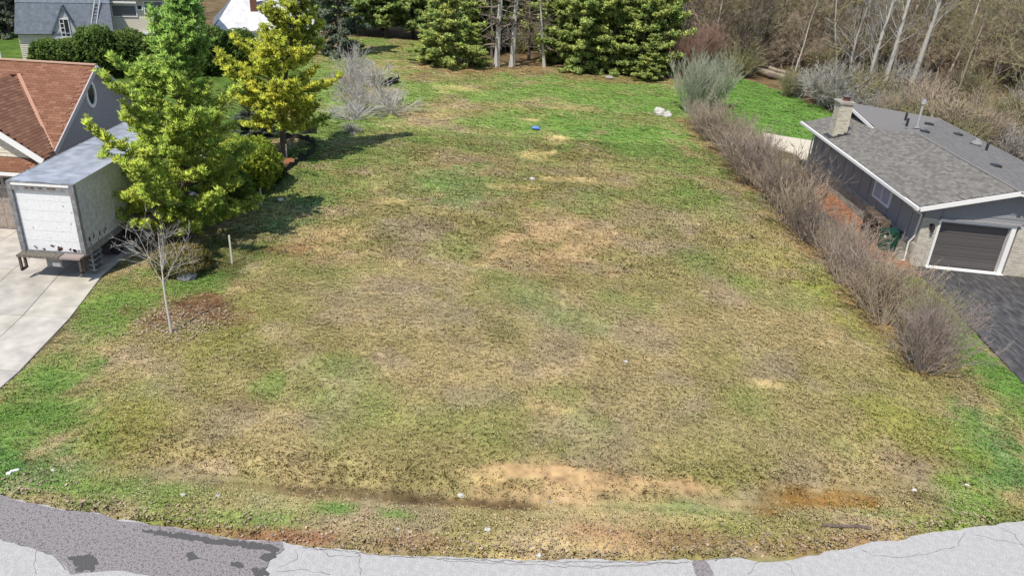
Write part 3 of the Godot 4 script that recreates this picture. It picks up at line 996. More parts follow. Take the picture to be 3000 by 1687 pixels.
# ---------------------------------------------------------------- the brown-roofed house on the left
func left_house() -> void:
	var o := Vector3(-20.4, 0, -31)
	var h := thing("brown_roof_house", "house with a brown shingle roof and an oval window, behind the white truck box", "house", o)
	var ye := 3.45
	# walls
	wob("front_wall", box_geo(Vector3(-27.5, -0.2, -31.3), Vector3(-20.36, 3.28, -31.05)), M["cream_siding"], h)
	var gw := Geo.new()
	plate(gw, [Vector3(-19.95, -0.2, -31.9), Vector3(-19.95, -0.2, -40.1), Vector3(-19.95, 3.5, -40.1), Vector3(-19.95, 6.12, -36.0), Vector3(-19.95, 3.5, -31.9)], Vector3(1, 0, 0), 0.2)
	var gwall := wob("gable_wall", gw, M["brick_house_siding"], h)
	gwall.set_meta("label", "grey gable wall with an oval window")
	boards(gwall, Vector3(-19.946, 0, -31.9), Vector3(0, 0, -1), PackedVector2Array([Vector2(0, 0), Vector2(8.2, 0), Vector2(8.2, 3.45), Vector2(4.1, 6.05), Vector2(0, 3.45)]), 0.17, M["brick_house_siding"])
	wob("return_wall", box_geo(Vector3(-20.5, -0.2, -31.9), Vector3(-20.36, 3.3, -31.3)), M["brick_house_siding"], h)
	wob("rear_wall", box_geo(Vector3(-34, -0.2, -40.2), Vector3(-20.15, 3.4, -40.0)), M["cream_siding"], h)
	wob("far_wall", box_geo(Vector3(-34, -0.2, -40.0), Vector3(-33.8, 3.4, -31.2)), M["cream_siding"], h)
	# oval window with its white ring
	var ov := Geo.new()
	var ring := Geo.new()
	var c := Vector3(-19.90, 5.08, -35.45)
	for k in 28:
		var a := TAU * k / 28.0
		var b := TAU * (k + 1) / 28.0
		var e0 := Vector3(0, sin(a) * 0.50, -cos(a) * 0.31)
		var e1 := Vector3(0, sin(b) * 0.50, -cos(b) * 0.31)
		ov.tri(c, c + e0, c + e1)
		var f0 := Vector3(0.05, sin(a) * 0.64, -cos(a) * 0.43)
		var f1 := Vector3(0.05, sin(b) * 0.64, -cos(b) * 0.43)
		ring.quad(c + Vector3(0.05, 0, 0) + e0, c + f0, c + f1, c + Vector3(0.05, 0, 0) + e1)
		ring.quad(c + f0, c + f0 - Vector3(0.1, 0, 0), c + f1 - Vector3(0.1, 0, 0), c + f1)
		ring.quad(c + e0, c + e0 + Vector3(0.05, 0, 0), c + e1 + Vector3(0.05, 0, 0), c + e1)
	var w := wob("oval_window", ov, M["glass"], h)
	obj("frame", ring, M["white_trim"], w)
	# main roof, front slope down to the valley
	var sl := 0.636
	var F := func(z: float) -> float: return ye + (-31.6 - z) * sl
	var fr := Geo.new()
	var nf := Vector3(0, 0.844, 0.537)
	var vt := Vector3(-22.95, F.call(-35.25), -35.25)
	var fp := [Vector3(-19.72, ye, -31.6), Vector3(-19.72, F.call(-36.0), -36.0), Vector3(-34.4, F.call(-36.0), -36.0), Vector3(-34.4, ye, -31.6), Vector3(-27.2, ye, -31.6), vt + Vector3(-0.3, 0, 0), vt]
	plate(fr, [fp[0], fp[1], vt], nf, 0.14)
	plate(fr, [vt, fp[1], fp[2], vt + Vector3(-0.3, 0, 0)], nf, 0.14)
	plate(fr, [vt + Vector3(-0.3, 0, 0), fp[2], fp[3], fp[4]], nf, 0.14)
	var front := wob("main_roof", fr, M["brown_deck"], h)
	var tones := [Color(0.245, 0.108, 0.060), Color(0.28, 0.128, 0.072), Color(0.22, 0.095, 0.053), Color(0.31, 0.152, 0.090), Color(0.26, 0.117, 0.066)]
	var pl := PackedVector2Array()
	for p in [fp[0], fp[1], fp[2], fp[3], fp[4], fp[5], fp[6]]:
		pl.append(Vector2(p.x + 34.4, (-31.6 - p.z) / 0.844))
	shingles(front, Vector3(-34.4, ye, -31.6), Vector3(1, 0, 0), Vector3(0, 0.537, -0.844), pl, 0.15, 0.33, M["brown_shingle"], tones, 150, 8)
	var br := Geo.new()
	plate(br, [Vector3(-19.72, F.call(-36.0), -36.002), Vector3(-19.72, ye, -40.4), Vector3(-34.4, ye, -40.4), Vector3(-34.4, F.call(-36.0), -36.002)], Vector3(0, 0.844, -0.537), 0.14)
	wob("rear_roof", br, M["brown_deck"], h)
	# garage wing, right slope and left slope
	var wr := Geo.new()
	var top := 5.72
	var nr := Vector3(0.565, 0.825, 0)
	var wp := [Vector3(-19.62, 3.40, -30.5), Vector3(-19.72, 3.47, -31.6), vt + Vector3(0, 0.01, 0), Vector3(-23.05, top, -35.0), Vector3(-23.05, top, -30.5)]
	plate(wr, wp, nr, 0.13)
	var wing := wob("wing_roof", wr, M["brown_deck"], h)
	var pw := PackedVector2Array()
	for p in wp:
		pw.append(Vector2(-p.z - 30.5, (-19.62 - p.x) / 0.825))
	var wt := []
	for t in tones:
		wt.append(t * 0.92)
	shingles(wing, Vector3(-19.62, 3.40, -30.5), Vector3(0, 0, -1), Vector3(-0.825, 0.565 * 1.02, 0).normalized(), pw, 0.15, 0.33, M["brown_shingle"], wt, 150, 9)
	var wl := Geo.new()
	plate(wl, [Vector3(-23.052, top, -30.5), Vector3(-23.052, top, -35.0), Vector3(-27.0, 3.0, -31.7), Vector3(-27.0, 3.0, -30.5)], Vector3(-0.565, 0.825, 0), 0.13)
	wob("wing_roof", wl, M["brown_deck"], h)
	wob("valley", bar_geo([Vector3(-19.82, 3.53, -31.66), vt + Vector3(0.02, 0.06, 0)], 0.14, 0.03), (func(): return mat("valley_metal", Color(0.40, 0.21, 0.14), 0.7)).call(), h)
	wob("ridge_cap", bar_geo([Vector3(-19.72, F.call(-36.0) + 0.05, -36.0), Vector3(-34.4, F.call(-36.0) + 0.05, -36.0)], 0.22, 0.05), mat("ridge_tan", Color(0.42, 0.27, 0.19), 0.9), h)
	# trim on the gable and the rake
	for e in [[Vector3(-19.69, ye - 0.06, -31.6), Vector3(-19.69, F.call(-36.0) - 0.06, -36.0)], [Vector3(-19.69, F.call(-36.0) - 0.06, -36.0), Vector3(-19.69, ye - 0.06, -40.4)]]:
		wob("rake_board", bar_geo(e, 0.05, 0.2), mat("grey_trim", Color(0.38, 0.36, 0.37), 0.6), h)
	wob("rake_board", bar_geo([Vector3(-19.6, 3.33, -30.47), Vector3(-23.05, top - 0.07, -30.47)], 0.05, 0.24), M["white_trim"], h)
	wob("rake_board", bar_geo([Vector3(-19.75, 3.23, -30.62), Vector3(-23.05, top - 0.2, -30.62)], 0.2, 0.05), M["white_trim"], h)
	# front gable siding
	var sg := Geo.new()
	plate(sg, [Vector3(-26.6, 3.28, -31.02), Vector3(-20.1, 3.28, -31.02), Vector3(-20.1, 3.55, -31.02), Vector3(-23.05, 5.5, -31.02)], Vector3(0, 0, 1), 0.1)
	var fg := wob("front_gable", sg, M["cream_siding"], h)
	boards(fg, Vector3(0, 0, -31.018), Vector3(1, 0, 0), PackedVector2Array([Vector2(-26.5, 3.3), Vector2(-20.1, 3.3), Vector2(-20.1, 3.55), Vector2(-23.05, 5.5)]), 0.155, M["cream_siding"])
	# little roof over the garage door
	var pr := Geo.new()
	plate(pr, [Vector3(-27.2, 2.87, -30.3), Vector3(-20.1, 2.87, -30.3), Vector3(-20.1, 3.27, -30.98), Vector3(-27.2, 3.27, -30.98)], Vector3(0, 0.86, 0.5), 0.08)
	var pent := wob("pent_roof", pr, M["brown_deck"], h)
	shingles(pent, Vector3(-27.2, 2.87, -30.3), Vector3(1, 0, 0), Vector3(0, 0.40, -0.68).normalized(), PackedVector2Array([Vector2(0, 0), Vector2(7.1, 0), Vector2(7.1, 0.78), Vector2(0, 0.78)]), 0.15, 0.33, M["brown_shingle"], wt, 0, 10)
	wob("fascia", box_geo(Vector3(-27.2, 2.70, -30.31), Vector3(-20.1, 2.85, -30.27)), M["white_trim"], h)
	# garage door: four sections, the top one with panes
	var gd := wob("garage_door", box_geo(Vector3(-26.4, 0.02, -31.06), Vector3(-21.35, 2.46, -31.0)), M["dark_gap"], h)
	for k in 4:
		obj("door_section", box_geo(Vector3(-26.38, 0.05 + k * 0.605, -31.02), Vector3(-21.37, 0.64 + k * 0.605, -30.965)), M["tan_door"], gd)
	for k in 11:
		var x := -21.62 - k * 0.45
		obj("pane", box_geo(Vector3(x - 0.16, 2.06, -30.97), Vector3(x + 0.16, 2.36, -30.955)), M["glass"], gd)
	for k in 3:
		for e in 8:
			var x := -21.7 - e * 0.61
			obj("door_panel", box_geo(Vector3(x - 0.25, 0.14 + k * 0.605, -30.97), Vector3(x + 0.25, 0.55 + k * 0.605, -30.95)), M["tan_door"], gd)
	for e in [[-21.35, -21.2], [-26.55, -26.4]]:
		wob("door_jamb", box_geo(Vector3(e[0], 0.0, -31.06), Vector3(e[1], 2.6, -30.93)), M["white_trim"], h)
	wob("door_head", box_geo(Vector3(-26.55, 2.47, -31.06), Vector3(-21.2, 2.6, -30.935)), M["white_trim"], h)

# ---------------------------------------------------------------- the truck box
func truck_box() -> void:
	var o := Vector3(-17.4, 0.06, -26.6)
	var t := thing("box_trailer", "worn white box trailer with a lift gate, parked on the concrete driveway", "trailer", o)
	var x := 1.2   # half width
	var l := 9.5
	var b := 1.05
	var h := 3.75
	var y := Vector3.UP
	var p := func(a: float, u: float, d: float) -> Vector3: return Vector3(a, u, -d)
	obj("floor", box_geo(Vector3(-x, b - 0.12, -l), Vector3(x, b, 0)), M["grey_metal"], t)
	obj("right_side", box_geo(Vector3(x - 0.05, b + 0.1, -l), Vector3(x, h - 0.1, -0.12)), M["trailer_side"], t)
	obj("left_side", box_geo(Vector3(-x, b + 0.1, -l), Vector3(-x + 0.05, h - 0.1, -0.12)), M["trailer_side"], t)
	obj("front_side", box_geo(Vector3(-x, b, -l - 0.05), Vector3(x, h - 0.05, -l)), M["trailer_side"], t)
	for k in 18:  # riveted seams on the right side
		var z := -0.6 - k * 0.61
		obj("side_post", box_geo(Vector3(x - 0.002, b + 0.12, z - 0.02), Vector3(x + 0.012, h - 0.12, z + 0.02)), M["trailer_side"], t)
	var rf := Geo.new()
	rf.quad(Vector3(-x, h, 0), Vector3(0, h + 0.04, 0), Vector3(0, h + 0.04, -l), Vector3(-x, h, -l))
	rf.quad(Vector3(0, h + 0.04, 0), Vector3(x, h, 0), Vector3(x, h, -l), Vector3(0, h + 0.04, -l))
	rf.box(Vector3(-x, h - 0.06, -l), Vector3(x, h - 0.01, 0))
	obj("roof", rf, M["trailer_roof"], t)
	for k in 6:
		obj("roof_bow", box_geo(Vector3(-x, h + 0.005, -1.9 * k - 1.2), Vector3(x, h + 0.046, -1.9 * k - 1.17)), M["trailer_roof"], t)
	for s in [-1.0, 1.0]:
		obj("top_rail", box_geo(Vector3(minf(s * x, s * (x + 0.02)), h - 0.14, -l), Vector3(maxf(s * x, s * (x + 0.02)), h + 0.02, 0)), M["aluminium"], t)
		obj("bottom_rail", box_geo(Vector3(minf(s * x, s * (x + 0.025)), b - 0.14, -l), Vector3(maxf(s * x, s * (x + 0.025)), b + 0.12, -0.1)), M["grey_metal"], t)
		obj("rear_post", (func(): var g := Geo.new(); g.cbox(Vector3(s * 1.145 - 0.085, b - 0.12, -0.12), Vector3(s * 1.145 + 0.085, h + 0.015, 0.05), 0.02); return g).call(), M["grey_metal"], t)
	obj("rear_header", box_geo(Vector3(-1.06, h - 0.30, -0.1), Vector3(1.06, h + 0.015, 0.03)), M["grey_metal"], t)
	obj("header_strip", box_geo(Vector3(-1.06, h - 0.11, 0.03), Vector3(1.06, h - 0.03, 0.045)), M["white_trim"], t)
	for e in [-0.5, -0.3, 0.0, 0.3, 0.5]:
		obj("marker_lamp", box_geo(Vector3(e - 0.06, h - 0.2, 0.03), Vector3(e + 0.06, h - 0.16, 0.05)), M["rust"], t)
	# roll-up door of six slats, chipped near its foot
	var dr := obj("rear_door", box_geo(Vector3(-1.06, b, -0.12), Vector3(1.06, h - 0.3, -0.08)), M["dark_gap"], t)
	dr.set_meta("label", "chipped white roll-up rear door")
	var hs := (h - 0.3 - b) / 6.0
	for k in 6:
		obj("door_slat", box_geo(Vector3(-1.055, b + hs * k + 0.004, -0.09), Vector3(1.055, b + hs * (k + 1) - 0.003, -0.06)), M["trailer_white"], dr)
	var r := RandomNumberGenerator.new()
	r.seed = 55
	for k in 26:
		var low := k < 17
		var cx := r.randf_range(-0.98, 0.98)
		var cy := b + (absf(r.randfn(0.0, 0.11)) if low else r.randf_range(0.25, 2.0)) + 0.03
		var rad := r.randf_range(0.025, 0.085) if low else r.randf_range(0.012, 0.035)
		var g := Geo.new()
		var m := 9
		var ring := []
		for e in m:
			var an := TAU * e / m
			ring.append(Vector3(cx + cos(an) * rad * r.randf_range(0.5, 1.4), maxf(cy + sin(an) * rad * r.randf_range(0.4, 1.0), b + 0.005), -0.057))
		for e in m:
			g.tri(Vector3(cx, cy, -0.057), ring[e], ring[(e + 1) % m])
		obj("rust_chip", g, M["rust"] if r.randf() < 0.6 else M["grey_metal"], dr)
	for k in 10:  # chips along the foot of the right side
		var cz := -r.randf_range(0.2, 1.6)
		var g := Geo.new()
		var cy := b + r.randf_range(0.12, 0.45)
		var s := r.randf_range(0.025, 0.06)
		g.quad(Vector3(x + 0.004, cy - s * 2, cz + s), Vector3(x + 0.004, cy - s * 1.6, cz - s), Vector3(x + 0.004, cy + s * 1.4, cz - s * 0.7), Vector3(x + 0.004, cy + s * 2, cz + s * 0.5))
		obj("rust_chip", g, M["rust"], t)
	# lift gate: two plates, loops and the arms below
	obj("lift_plate", (func(): var g := Geo.new(); g.cbox(Vector3(-1.2, b - 0.10, 0.06), Vector3(0.38, b - 0.02, 0.46), 0.02); return g).call(), M["platform"], t)
	obj("lift_plate", (func(): var g := Geo.new(); g.cbox(Vector3(0.41, b - 0.10, 0.06), Vector3(1.2, b - 0.02, 0.46), 0.02); return g).call(), mat("platform_worn", Color(0.25, 0.20, 0.185), 0.8), t)
	obj("cross_beam", box_geo(Vector3(-1.15, b - 0.32, -0.2), Vector3(1.15, b - 0.12, 0.02)), M["rust"], t)
	for s in [-1.0, 1.0]:
		var g := Geo.new()
		for e in [0.10, 0.38]:
			g.box(Vector3(s * 1.13 - 0.04, 0.40, e - 0.04), Vector3(s * 1.13 + 0.04, b - 0.1, e + 0.04))
		g.box(Vector3(s * 1.13 - 0.04, 0.36, 0.06), Vector3(s * 1.13 + 0.04, 0.44, 0.42))
		obj("dock_bumper", g, M["pine_bark"], t)
	obj("plate_bracket", box_geo(Vector3(-0.35, 0.42, 0.0), Vector3(0.25, 0.78, 0.05)), M["grey_metal"], t)
	obj("licence_plate", box_geo(Vector3(-0.14, 0.46, 0.05), Vector3(0.17, 0.61, 0.062)), M["white_trim"], t)
	# running gear
	for s in [-1.0, 1.0]:
		obj("chassis_rail", box_geo(Vector3(s * 0.45 - 0.06, b - 0.36, -l + 1.0), Vector3(s * 0.45 + 0.06, b - 0.12, -0.1)), M["black_metal"], t)
	for z in [-2.5, -3.75]:
		obj("axle", (func(): var g := Geo.new(); g.cyl(Vector3(-1.0, 0.5, z), Vector3(1.0, 0.5, z), 0.07, 8); return g).call(), M["black_metal"], t)
		for s in [-1.0, 1.0]:
			var g := Geo.new()
			g.tube(PackedVector3Array([Vector3(s * 0.60, 0.5, z), Vector3(s * 0.62, 0.5, z), Vector3(s * 1.13, 0.5, z), Vector3(s * 1.15, 0.5, z)]), PackedFloat32Array([0.44, 0.5, 0.5, 0.44]), 24, true)
			var wh := obj("wheel", g, M["rubber"], t)
			var rm := Geo.new()
			rm.tube(PackedVector3Array([Vector3(s * 1.10, 0.5, z), Vector3(s * 1.155, 0.5, z), Vector3(s * 1.12, 0.5, z)]), PackedFloat32Array([0.29, 0.28, 0.08]), 16, true)
			obj("rim", rm, M["grey_metal"], wh)
	for s in [-1.0, 1.0]:
		obj("mud_flap", box_geo(Vector3(s * 0.86 - 0.3, 0.25, -1.72), Vector3(s * 0.86 + 0.3, b - 0.14, -1.70)), M["rubber"], t)
		obj("landing_leg", box_geo(Vector3(s * 0.7 - 0.06, 0.0, -l + 2.6), Vector3(s * 0.7 + 0.06, b - 0.12, -l + 2.74)), M["grey_metal"], t)
	# folding steps under the right edge
	var st := Geo.new()
	for z in [-0.35, -0.95]:
		st.box(Vector3(x - 0.03, 0.15, z - 0.025), Vector3(x + 0.03, b - 0.1, z + 0.025))
	for k in 4:
		st.box(Vector3(x - 0.16, 0.18 + 0.21 * k, -0.95), Vector3(x + 0.10, 0.22 + 0.21 * k, -0.35))
	obj("side_steps", st, M["grey_metal"], t)

# ---------------------------------------------------------------- far buildings on the left
func far_buildings() -> void:
	var t := thing("grey_roof_house", "far cream house with a steep blue-grey roof and a pointed dormer", "house", Vector3(-42.4, 0, -66), deg_to_rad(25))
	var lw := obj("front_wall", box_geo(Vector3(0.1, -1.2, -0.25), Vector3(7.0, 2.45, 0)), M["cream_siding"], t)
	boards(lw, Vector3(0, 0, 0.003), Vector3(1, 0, 0), PackedVector2Array([Vector2(0.1, 0.2), Vector2(2.7, 0.2), Vector2(2.7, 1.65), Vector2(0.1, 1.65)]), 0.16, M["cream_siding"])
	obj("wall_band", box_geo(Vector3(0.1, 1.68, 0.0), Vector3(2.7, 1.76, 0.05)), M["grey_wall"], t)
	obj("foundation", box_geo(Vector3(0.2, -1.3, -0.1), Vector3(2.6, 0.12, 0.04)), M["grey_wall"], t)
	obj("end_wall", box_geo(Vector3(0.1, -1.2, -6.5), Vector3(0.3, 2.4, -0.25)), M["cream_siding"], t)
	obj("garage_opening", box_geo(Vector3(2.85, 0.0, -0.02), Vector3(4.9, 1.35, 0.02)), M["dark_gap"], t)
	obj("raised_door", box_geo(Vector3(2.85, 1.32, -0.02), Vector3(4.9, 1.55, 0.12)), M["white_trim"], t)
	var r := Geo.new()
	plate(r, [Vector3(-0.1, 2.45, 0.3), Vector3(7.3, 2.45, 0.3), Vector3(7.3, 4.75, -0.9), Vector3(0.25, 4.75, -0.9)], Vector3(0, 0.46, 0.89), 0.12)
	obj("lower_roof", r, M["slate_roof"], t)
	r = Geo.new()
	plate(r, [Vector3(0.22, 4.80, -0.88), Vector3(7.3, 4.80, -0.88), Vector3(7.3, 6.4, -3.4), Vector3(0.6, 6.4, -3.4)], Vector3(0, 0.84, 0.53), 0.12)
	plate(r, [Vector3(0.6, 6.4, -3.402), Vector3(7.3, 6.4, -3.402), Vector3(7.3, 2.4, -6.6), Vector3(-0.1, 2.4, -6.6)], Vector3(0, 0.62, -0.78), 0.12)
	obj("upper_roof", r, M["slate_roof"], t)
	r = Geo.new()
	plate(r, [Vector3(0.15, 2.2, -6.5), Vector3(0.15, 2.2, 0), Vector3(0.3, 4.7, -0.95), Vector3(0.6, 6.3, -3.4)], Vector3(-1, 0, 0), 0.1)
	obj("gable_end", r, M["cream_siding"], t)
	var dm := Geo.new()
	plate(dm, [Vector3(2.75, 1.7, 0.22), Vector3(4.45, 1.7, 0.22), Vector3(4.45, 2.8, 0.22), Vector3(3.68, 4.55, 0.22), Vector3(2.75, 2.7, 0.22)], Vector3(0, 0, 1), 0.2)
	var d := obj("dormer", dm, mat("weathered_white", Color(0.42, 0.43, 0.45), 0.8), t)
	var dr := Geo.new()
	plate(dr, [Vector3(2.6, 2.55, 0.36), Vector3(3.68, 4.72, 0.36), Vector3(3.68, 4.72, -1.2), Vector3(2.6, 2.55, -1.2)], Vector3(-0.89, 0.45, 0), 0.08)
	plate(dr, [Vector3(3.681, 4.72, 0.36), Vector3(4.7, 2.65, 0.36), Vector3(4.7, 2.65, -1.2), Vector3(3.681, 4.72, -1.2)], Vector3(0.89, 0.45, 0), 0.08)
	obj("dormer_roof", dr, M["slate_roof"], d)
	obj("dormer_window", box_geo(Vector3(3.38, 2.25, 0.23), Vector3(3.98, 3.6, 0.25)), M["glass"], d)
	var wf := Geo.new()
	for e in [[3.32, 2.12, 4.04, 2.25], [3.32, 3.6, 4.04, 3.72], [3.32, 2.25, 3.38, 3.6], [3.98, 2.25, 4.04, 3.6], [3.62, 2.25, 3.67, 3.6], [3.38, 2.9, 3.64, 2.95], [3.38, 3.25, 3.64, 3.3], [3.38, 2.55, 3.64, 2.6]]:
		wf.box(Vector3(e[0], e[1], 0.235), Vector3(e[2], e[3], 0.29))
	obj("window_frame", wf, M["white_trim"], d)
	var dk := Geo.new()
	for k in 17:
		dk.box(Vector3(4.6 + k * 0.14, 1.65, 0.3), Vector3(4.66 + k * 0.14, 2.25, 0.34))
	dk.box(Vector3(4.5, 2.25, 0.27), Vector3(7.0, 2.32, 0.37))
	dk.box(Vector3(4.5, 1.55, -0.02), Vector3(7.0, 1.64, 0.4))
	obj("balcony_rail", dk, M["white_trim"], t)
	# ladder leaning on the roof
	var ld := thing("ladder", "aluminium ladder leaning up the blue-grey roof of the far house", "ladder", t.position + t.basis * Vector3(5.45, 1.7, 0.5), deg_to_rad(25))
	for s in [-0.2, 0.2]:
		obj("rail", bar_geo([Vector3(s, 0, 0), Vector3(s + 0.95, 3.35, -1.35)], 0.07, 0.05), M["aluminium"], ld)
	for k in 11:
		var f := (k + 0.6) / 11.5
		var c := Vector3(0.95 * f, 3.35 * f, -1.35 * f)
		obj("rung", bar_geo([c - Vector3(0.2, 0, 0), c + Vector3(0.2, 0, 0)], 0.04, 0.04), M["aluminium"], ld)
	# porch house
	t = thing("cream_porch_house", "far cream sided house with a screened upper porch", "house", Vector3(-37.2, 0, -71), deg_to_rad(20))
	var w := obj("lower_wall", box_geo(Vector3(0.3, -1.0, -4.5), Vector3(7.6, 1.9, -0.05)), mat("white_siding", Color(0.84, 0.84, 0.82), 0.6), t)
	boards(w, Vector3(0, 0, -0.045), Vector3(1, 0, 0), PackedVector2Array([Vector2(0.3, -0.4), Vector2(7.5, -0.4), Vector2(7.5, 1.85), Vector2(0.3, 1.85)]), 0.18, mat("white_board", Color(0.84, 0.84, 0.82), 0.6))
	obj("sill_band", box_geo(Vector3(0.1, 2.06, -0.1), Vector3(7.6, 2.25, 0.22)), M["white_trim"], t)
	obj("dark_red_band", box_geo(Vector3(0.3, 1.92, -0.1), Vector3(7.6, 2.05, 0.08)), mat("red_band", Color(0.24, 0.13, 0.11), 0.8), t)  # dark red strip between the sill and the lower wall
	var u := obj("upper_wall", box_geo(Vector3(0.35, 2.27, -4.5), Vector3(7.6, 5.3, -0.04)), M["cream_siding"], t)
	boards(u, Vector3(0, 0, -0.035), Vector3(1, 0, 0), PackedVector2Array([Vector2(0.4, 2.28), Vector2(7.4, 2.28), Vector2(7.4, 3.5), Vector2(0.4, 3.5)]), 0.17, M["cream_siding"])
	for e in [[0.55, 3.6, 2.45, 4.5], [3.2, 3.85, 4.7, 4.85], [5.5, 3.6, 7.2, 4.9]]:
		var s := obj("porch_screen", box_geo(Vector3(e[0], e[1], -0.03), Vector3(e[2], e[3], 0.0)), mat("screen", Color(0.13, 0.125, 0.14), 0.5), t)
		var f := Geo.new()
		f.box(Vector3(e[0] - 0.08, e[1] - 0.07, -0.03), Vector3(e[2] + 0.08, e[1], 0.06))
		f.box(Vector3(e[0] - 0.08, e[3], -0.03), Vector3(e[2] + 0.08, e[3] + 0.09, 0.10))
		f.box(Vector3(e[0] - 0.08, e[1], -0.03), Vector3(e[0], e[3], 0.06))
		f.box(Vector3(e[2], e[1], -0.03), Vector3(e[2] + 0.08, e[3], 0.06))
		obj("frame", f, M["white_trim"], s)
	for e in [[2.62, 4.2], [4.92, 4.55]]:
		var s := obj("small_window", box_geo(Vector3(e[0], e[1], -0.03), Vector3(e[0] + 0.35, e[1] + 0.3, 0.0)), M["glass"], t)
		var f := Geo.new()
		f.box(Vector3(e[0] - 0.08, e[1] - 0.09, -0.03), Vector3(e[0] + 0.43, e[1], 0.05))
		f.box(Vector3(e[0] - 0.08, e[1], -0.03), Vector3(e[0], e[1] + 0.38, 0.05))
		f.box(Vector3(e[0] + 0.35, e[1], -0.03), Vector3(e[0] + 0.43, e[1] + 0.38, 0.05))
		obj("frame", f, M["white_trim"], s)
	r = Geo.new()
	plate(r, [Vector3(-0.1, 5.2, 0.4), Vector3(7.9, 5.2, 0.4), Vector3(7.9, 6.6, -2.3), Vector3(-0.1, 6.6, -2.3)], Vector3(0, 0.89, 0.46), 0.15)
	plate(r, [Vector3(-0.1, 6.6, -2.302), Vector3(7.9, 6.6, -2.302), Vector3(7.9, 5.2, -5.0), Vector3(-0.1, 5.2, -5.0)], Vector3(0, 0.89, -0.46), 0.15)
	obj("roof", r, mat("purple_grey_roof", Color(0.20, 0.17, 0.19), 0.9), t)
	obj("eave_board", box_geo(Vector3(-0.12, 4.72, 0.02), Vector3(2.6, 4.86, 0.42)), M["white_trim"], t)
	# white roofed house
	t = thing("white_roof_house", "far house with a bright white roof, white wall and brick chimney", "house", Vector3(-30.4, 0, -78), deg_to_rad(20))
	w = obj("front_wall", box_geo(Vector3(0.4, -1.0, -7.5), Vector3(9.5, 1.75, 0)), M["white_siding"], t)
	boards(w, Vector3(0, 0, 0.004), Vector3(1, 0, 0), PackedVector2Array([Vector2(0.4, -0.4), Vector2(9.5, -0.4), Vector2(9.5, 1.7), Vector2(0.4, 1.7)]), 0.2, M["white_board"])
	r = Geo.new()
	plate(r, [Vector3(-0.2, 1.95, 0.5), Vector3(10.2, 1.95, 0.5), Vector3(8.4, 4.9, -4.2), Vector3(2.2, 4.9, -4.2)], Vector3(0, 0.85, 0.53), 0.14)
	plate(r, [Vector3(10.2, 1.95, 0.5), Vector3(10.2, 1.95, -8.2), Vector3(8.4, 4.9, -4.2)], Vector3(0.85, 0.53, 0), 0.14)
	plate(r, [Vector3(2.2, 4.9, -4.202), Vector3(8.4, 4.9, -4.202), Vector3(10.2, 1.95, -8.2), Vector3(-0.2, 1.95, -8.2)], Vector3(0, 0.8, -0.6), 0.14)
	var rf := obj("roof", r, M["white_roof"], t)
	r = Geo.new()
	plate(r, [Vector3(-0.22, 1.95, -8.2), Vector3(-0.22, 1.95, 0.5), Vector3(2.18, 4.9, -4.2)], Vector3(-0.8, 0.6, 0), 0.14)
	obj("hip", r, M["slate_roof"], t)
	obj("gutter", box_geo(Vector3(-0.2, 1.76, 0.40), Vector3(10.2, 1.92, 0.52)), M["grey_wall"], t)
	obj("chimney", box_geo(Vector3(3.5, 3.3, -2.6), Vector3(4.15, 5.6, -1.9)), M["red_brick"], rf)
	obj("roof_seam", bar_geo([Vector3(3.6, 4.15, -2.75), Vector3(5.2, 4.42, -3.1), Vector3(7.0, 4.2, -2.8)], 0.14, 0.12), M["grey_wall"], rf)

# ---------------------------------------------------------------- the bits and pieces of the lot
func wheelie_bin() -> void:
	var t := thing("rubbish_bin", "dark green wheeled rubbish bin against the grey ranch house", "bin", Vector3(17.78, 0.03, -34.75), deg_to_rad(-75))
	var g := Geo.new()
	var lo := [Vector3(-0.23, 0.08, 0.27), Vector3(0.23, 0.08, 0.27), Vector3(0.23, 0.08, -0.22), Vector3(-0.23, 0.08, -0.22)]
	var hi := [Vector3(-0.30, 1.0, 0.34), Vector3(0.30, 1.0, 0.34), Vector3(0.30, 1.0, -0.36), Vector3(-0.30, 1.0, -0.36)]
	for k in 4:
		g.quad(lo[k], lo[(k + 1) % 4], hi[(k + 1) % 4], hi[k])
	g.quad(lo[3], lo[2], lo[1], lo[0])
	g.box(Vector3(-0.32, 0.94, -0.38), Vector3(0.32, 1.0, 0.36))
	obj("body", g, M["bin_green"], t)
	g = Geo.new()
	g.cbox(Vector3(-0.32, 1.0, -0.40), Vector3(0.32, 1.09, 0.38), 0.04)
	obj("lid", g, M["bin_lid"], t)
	obj("handle", tube_geo([Vector3(-0.25, 0.99, -0.40), Vector3(-0.25, 1.02, -0.47), Vector3(0.25, 1.02, -0.47), Vector3(0.25, 0.99, -0.40)], 0.018), M["black_metal"], t)
	for s in [-1.0, 1.0]:
		g = Geo.new()
		g.cyl(Vector3(s * 0.24, 0.12, -0.28), Vector3(s * 0.31, 0.12, -0.28), 0.12, 14)
		obj("wheel", g, M["rubber"], t)
	obj("label_plate", box_geo(Vector3(0.05, 0.72, 0.325), Vector3(0.17, 0.86, 0.345)), M["white_trim"], t)

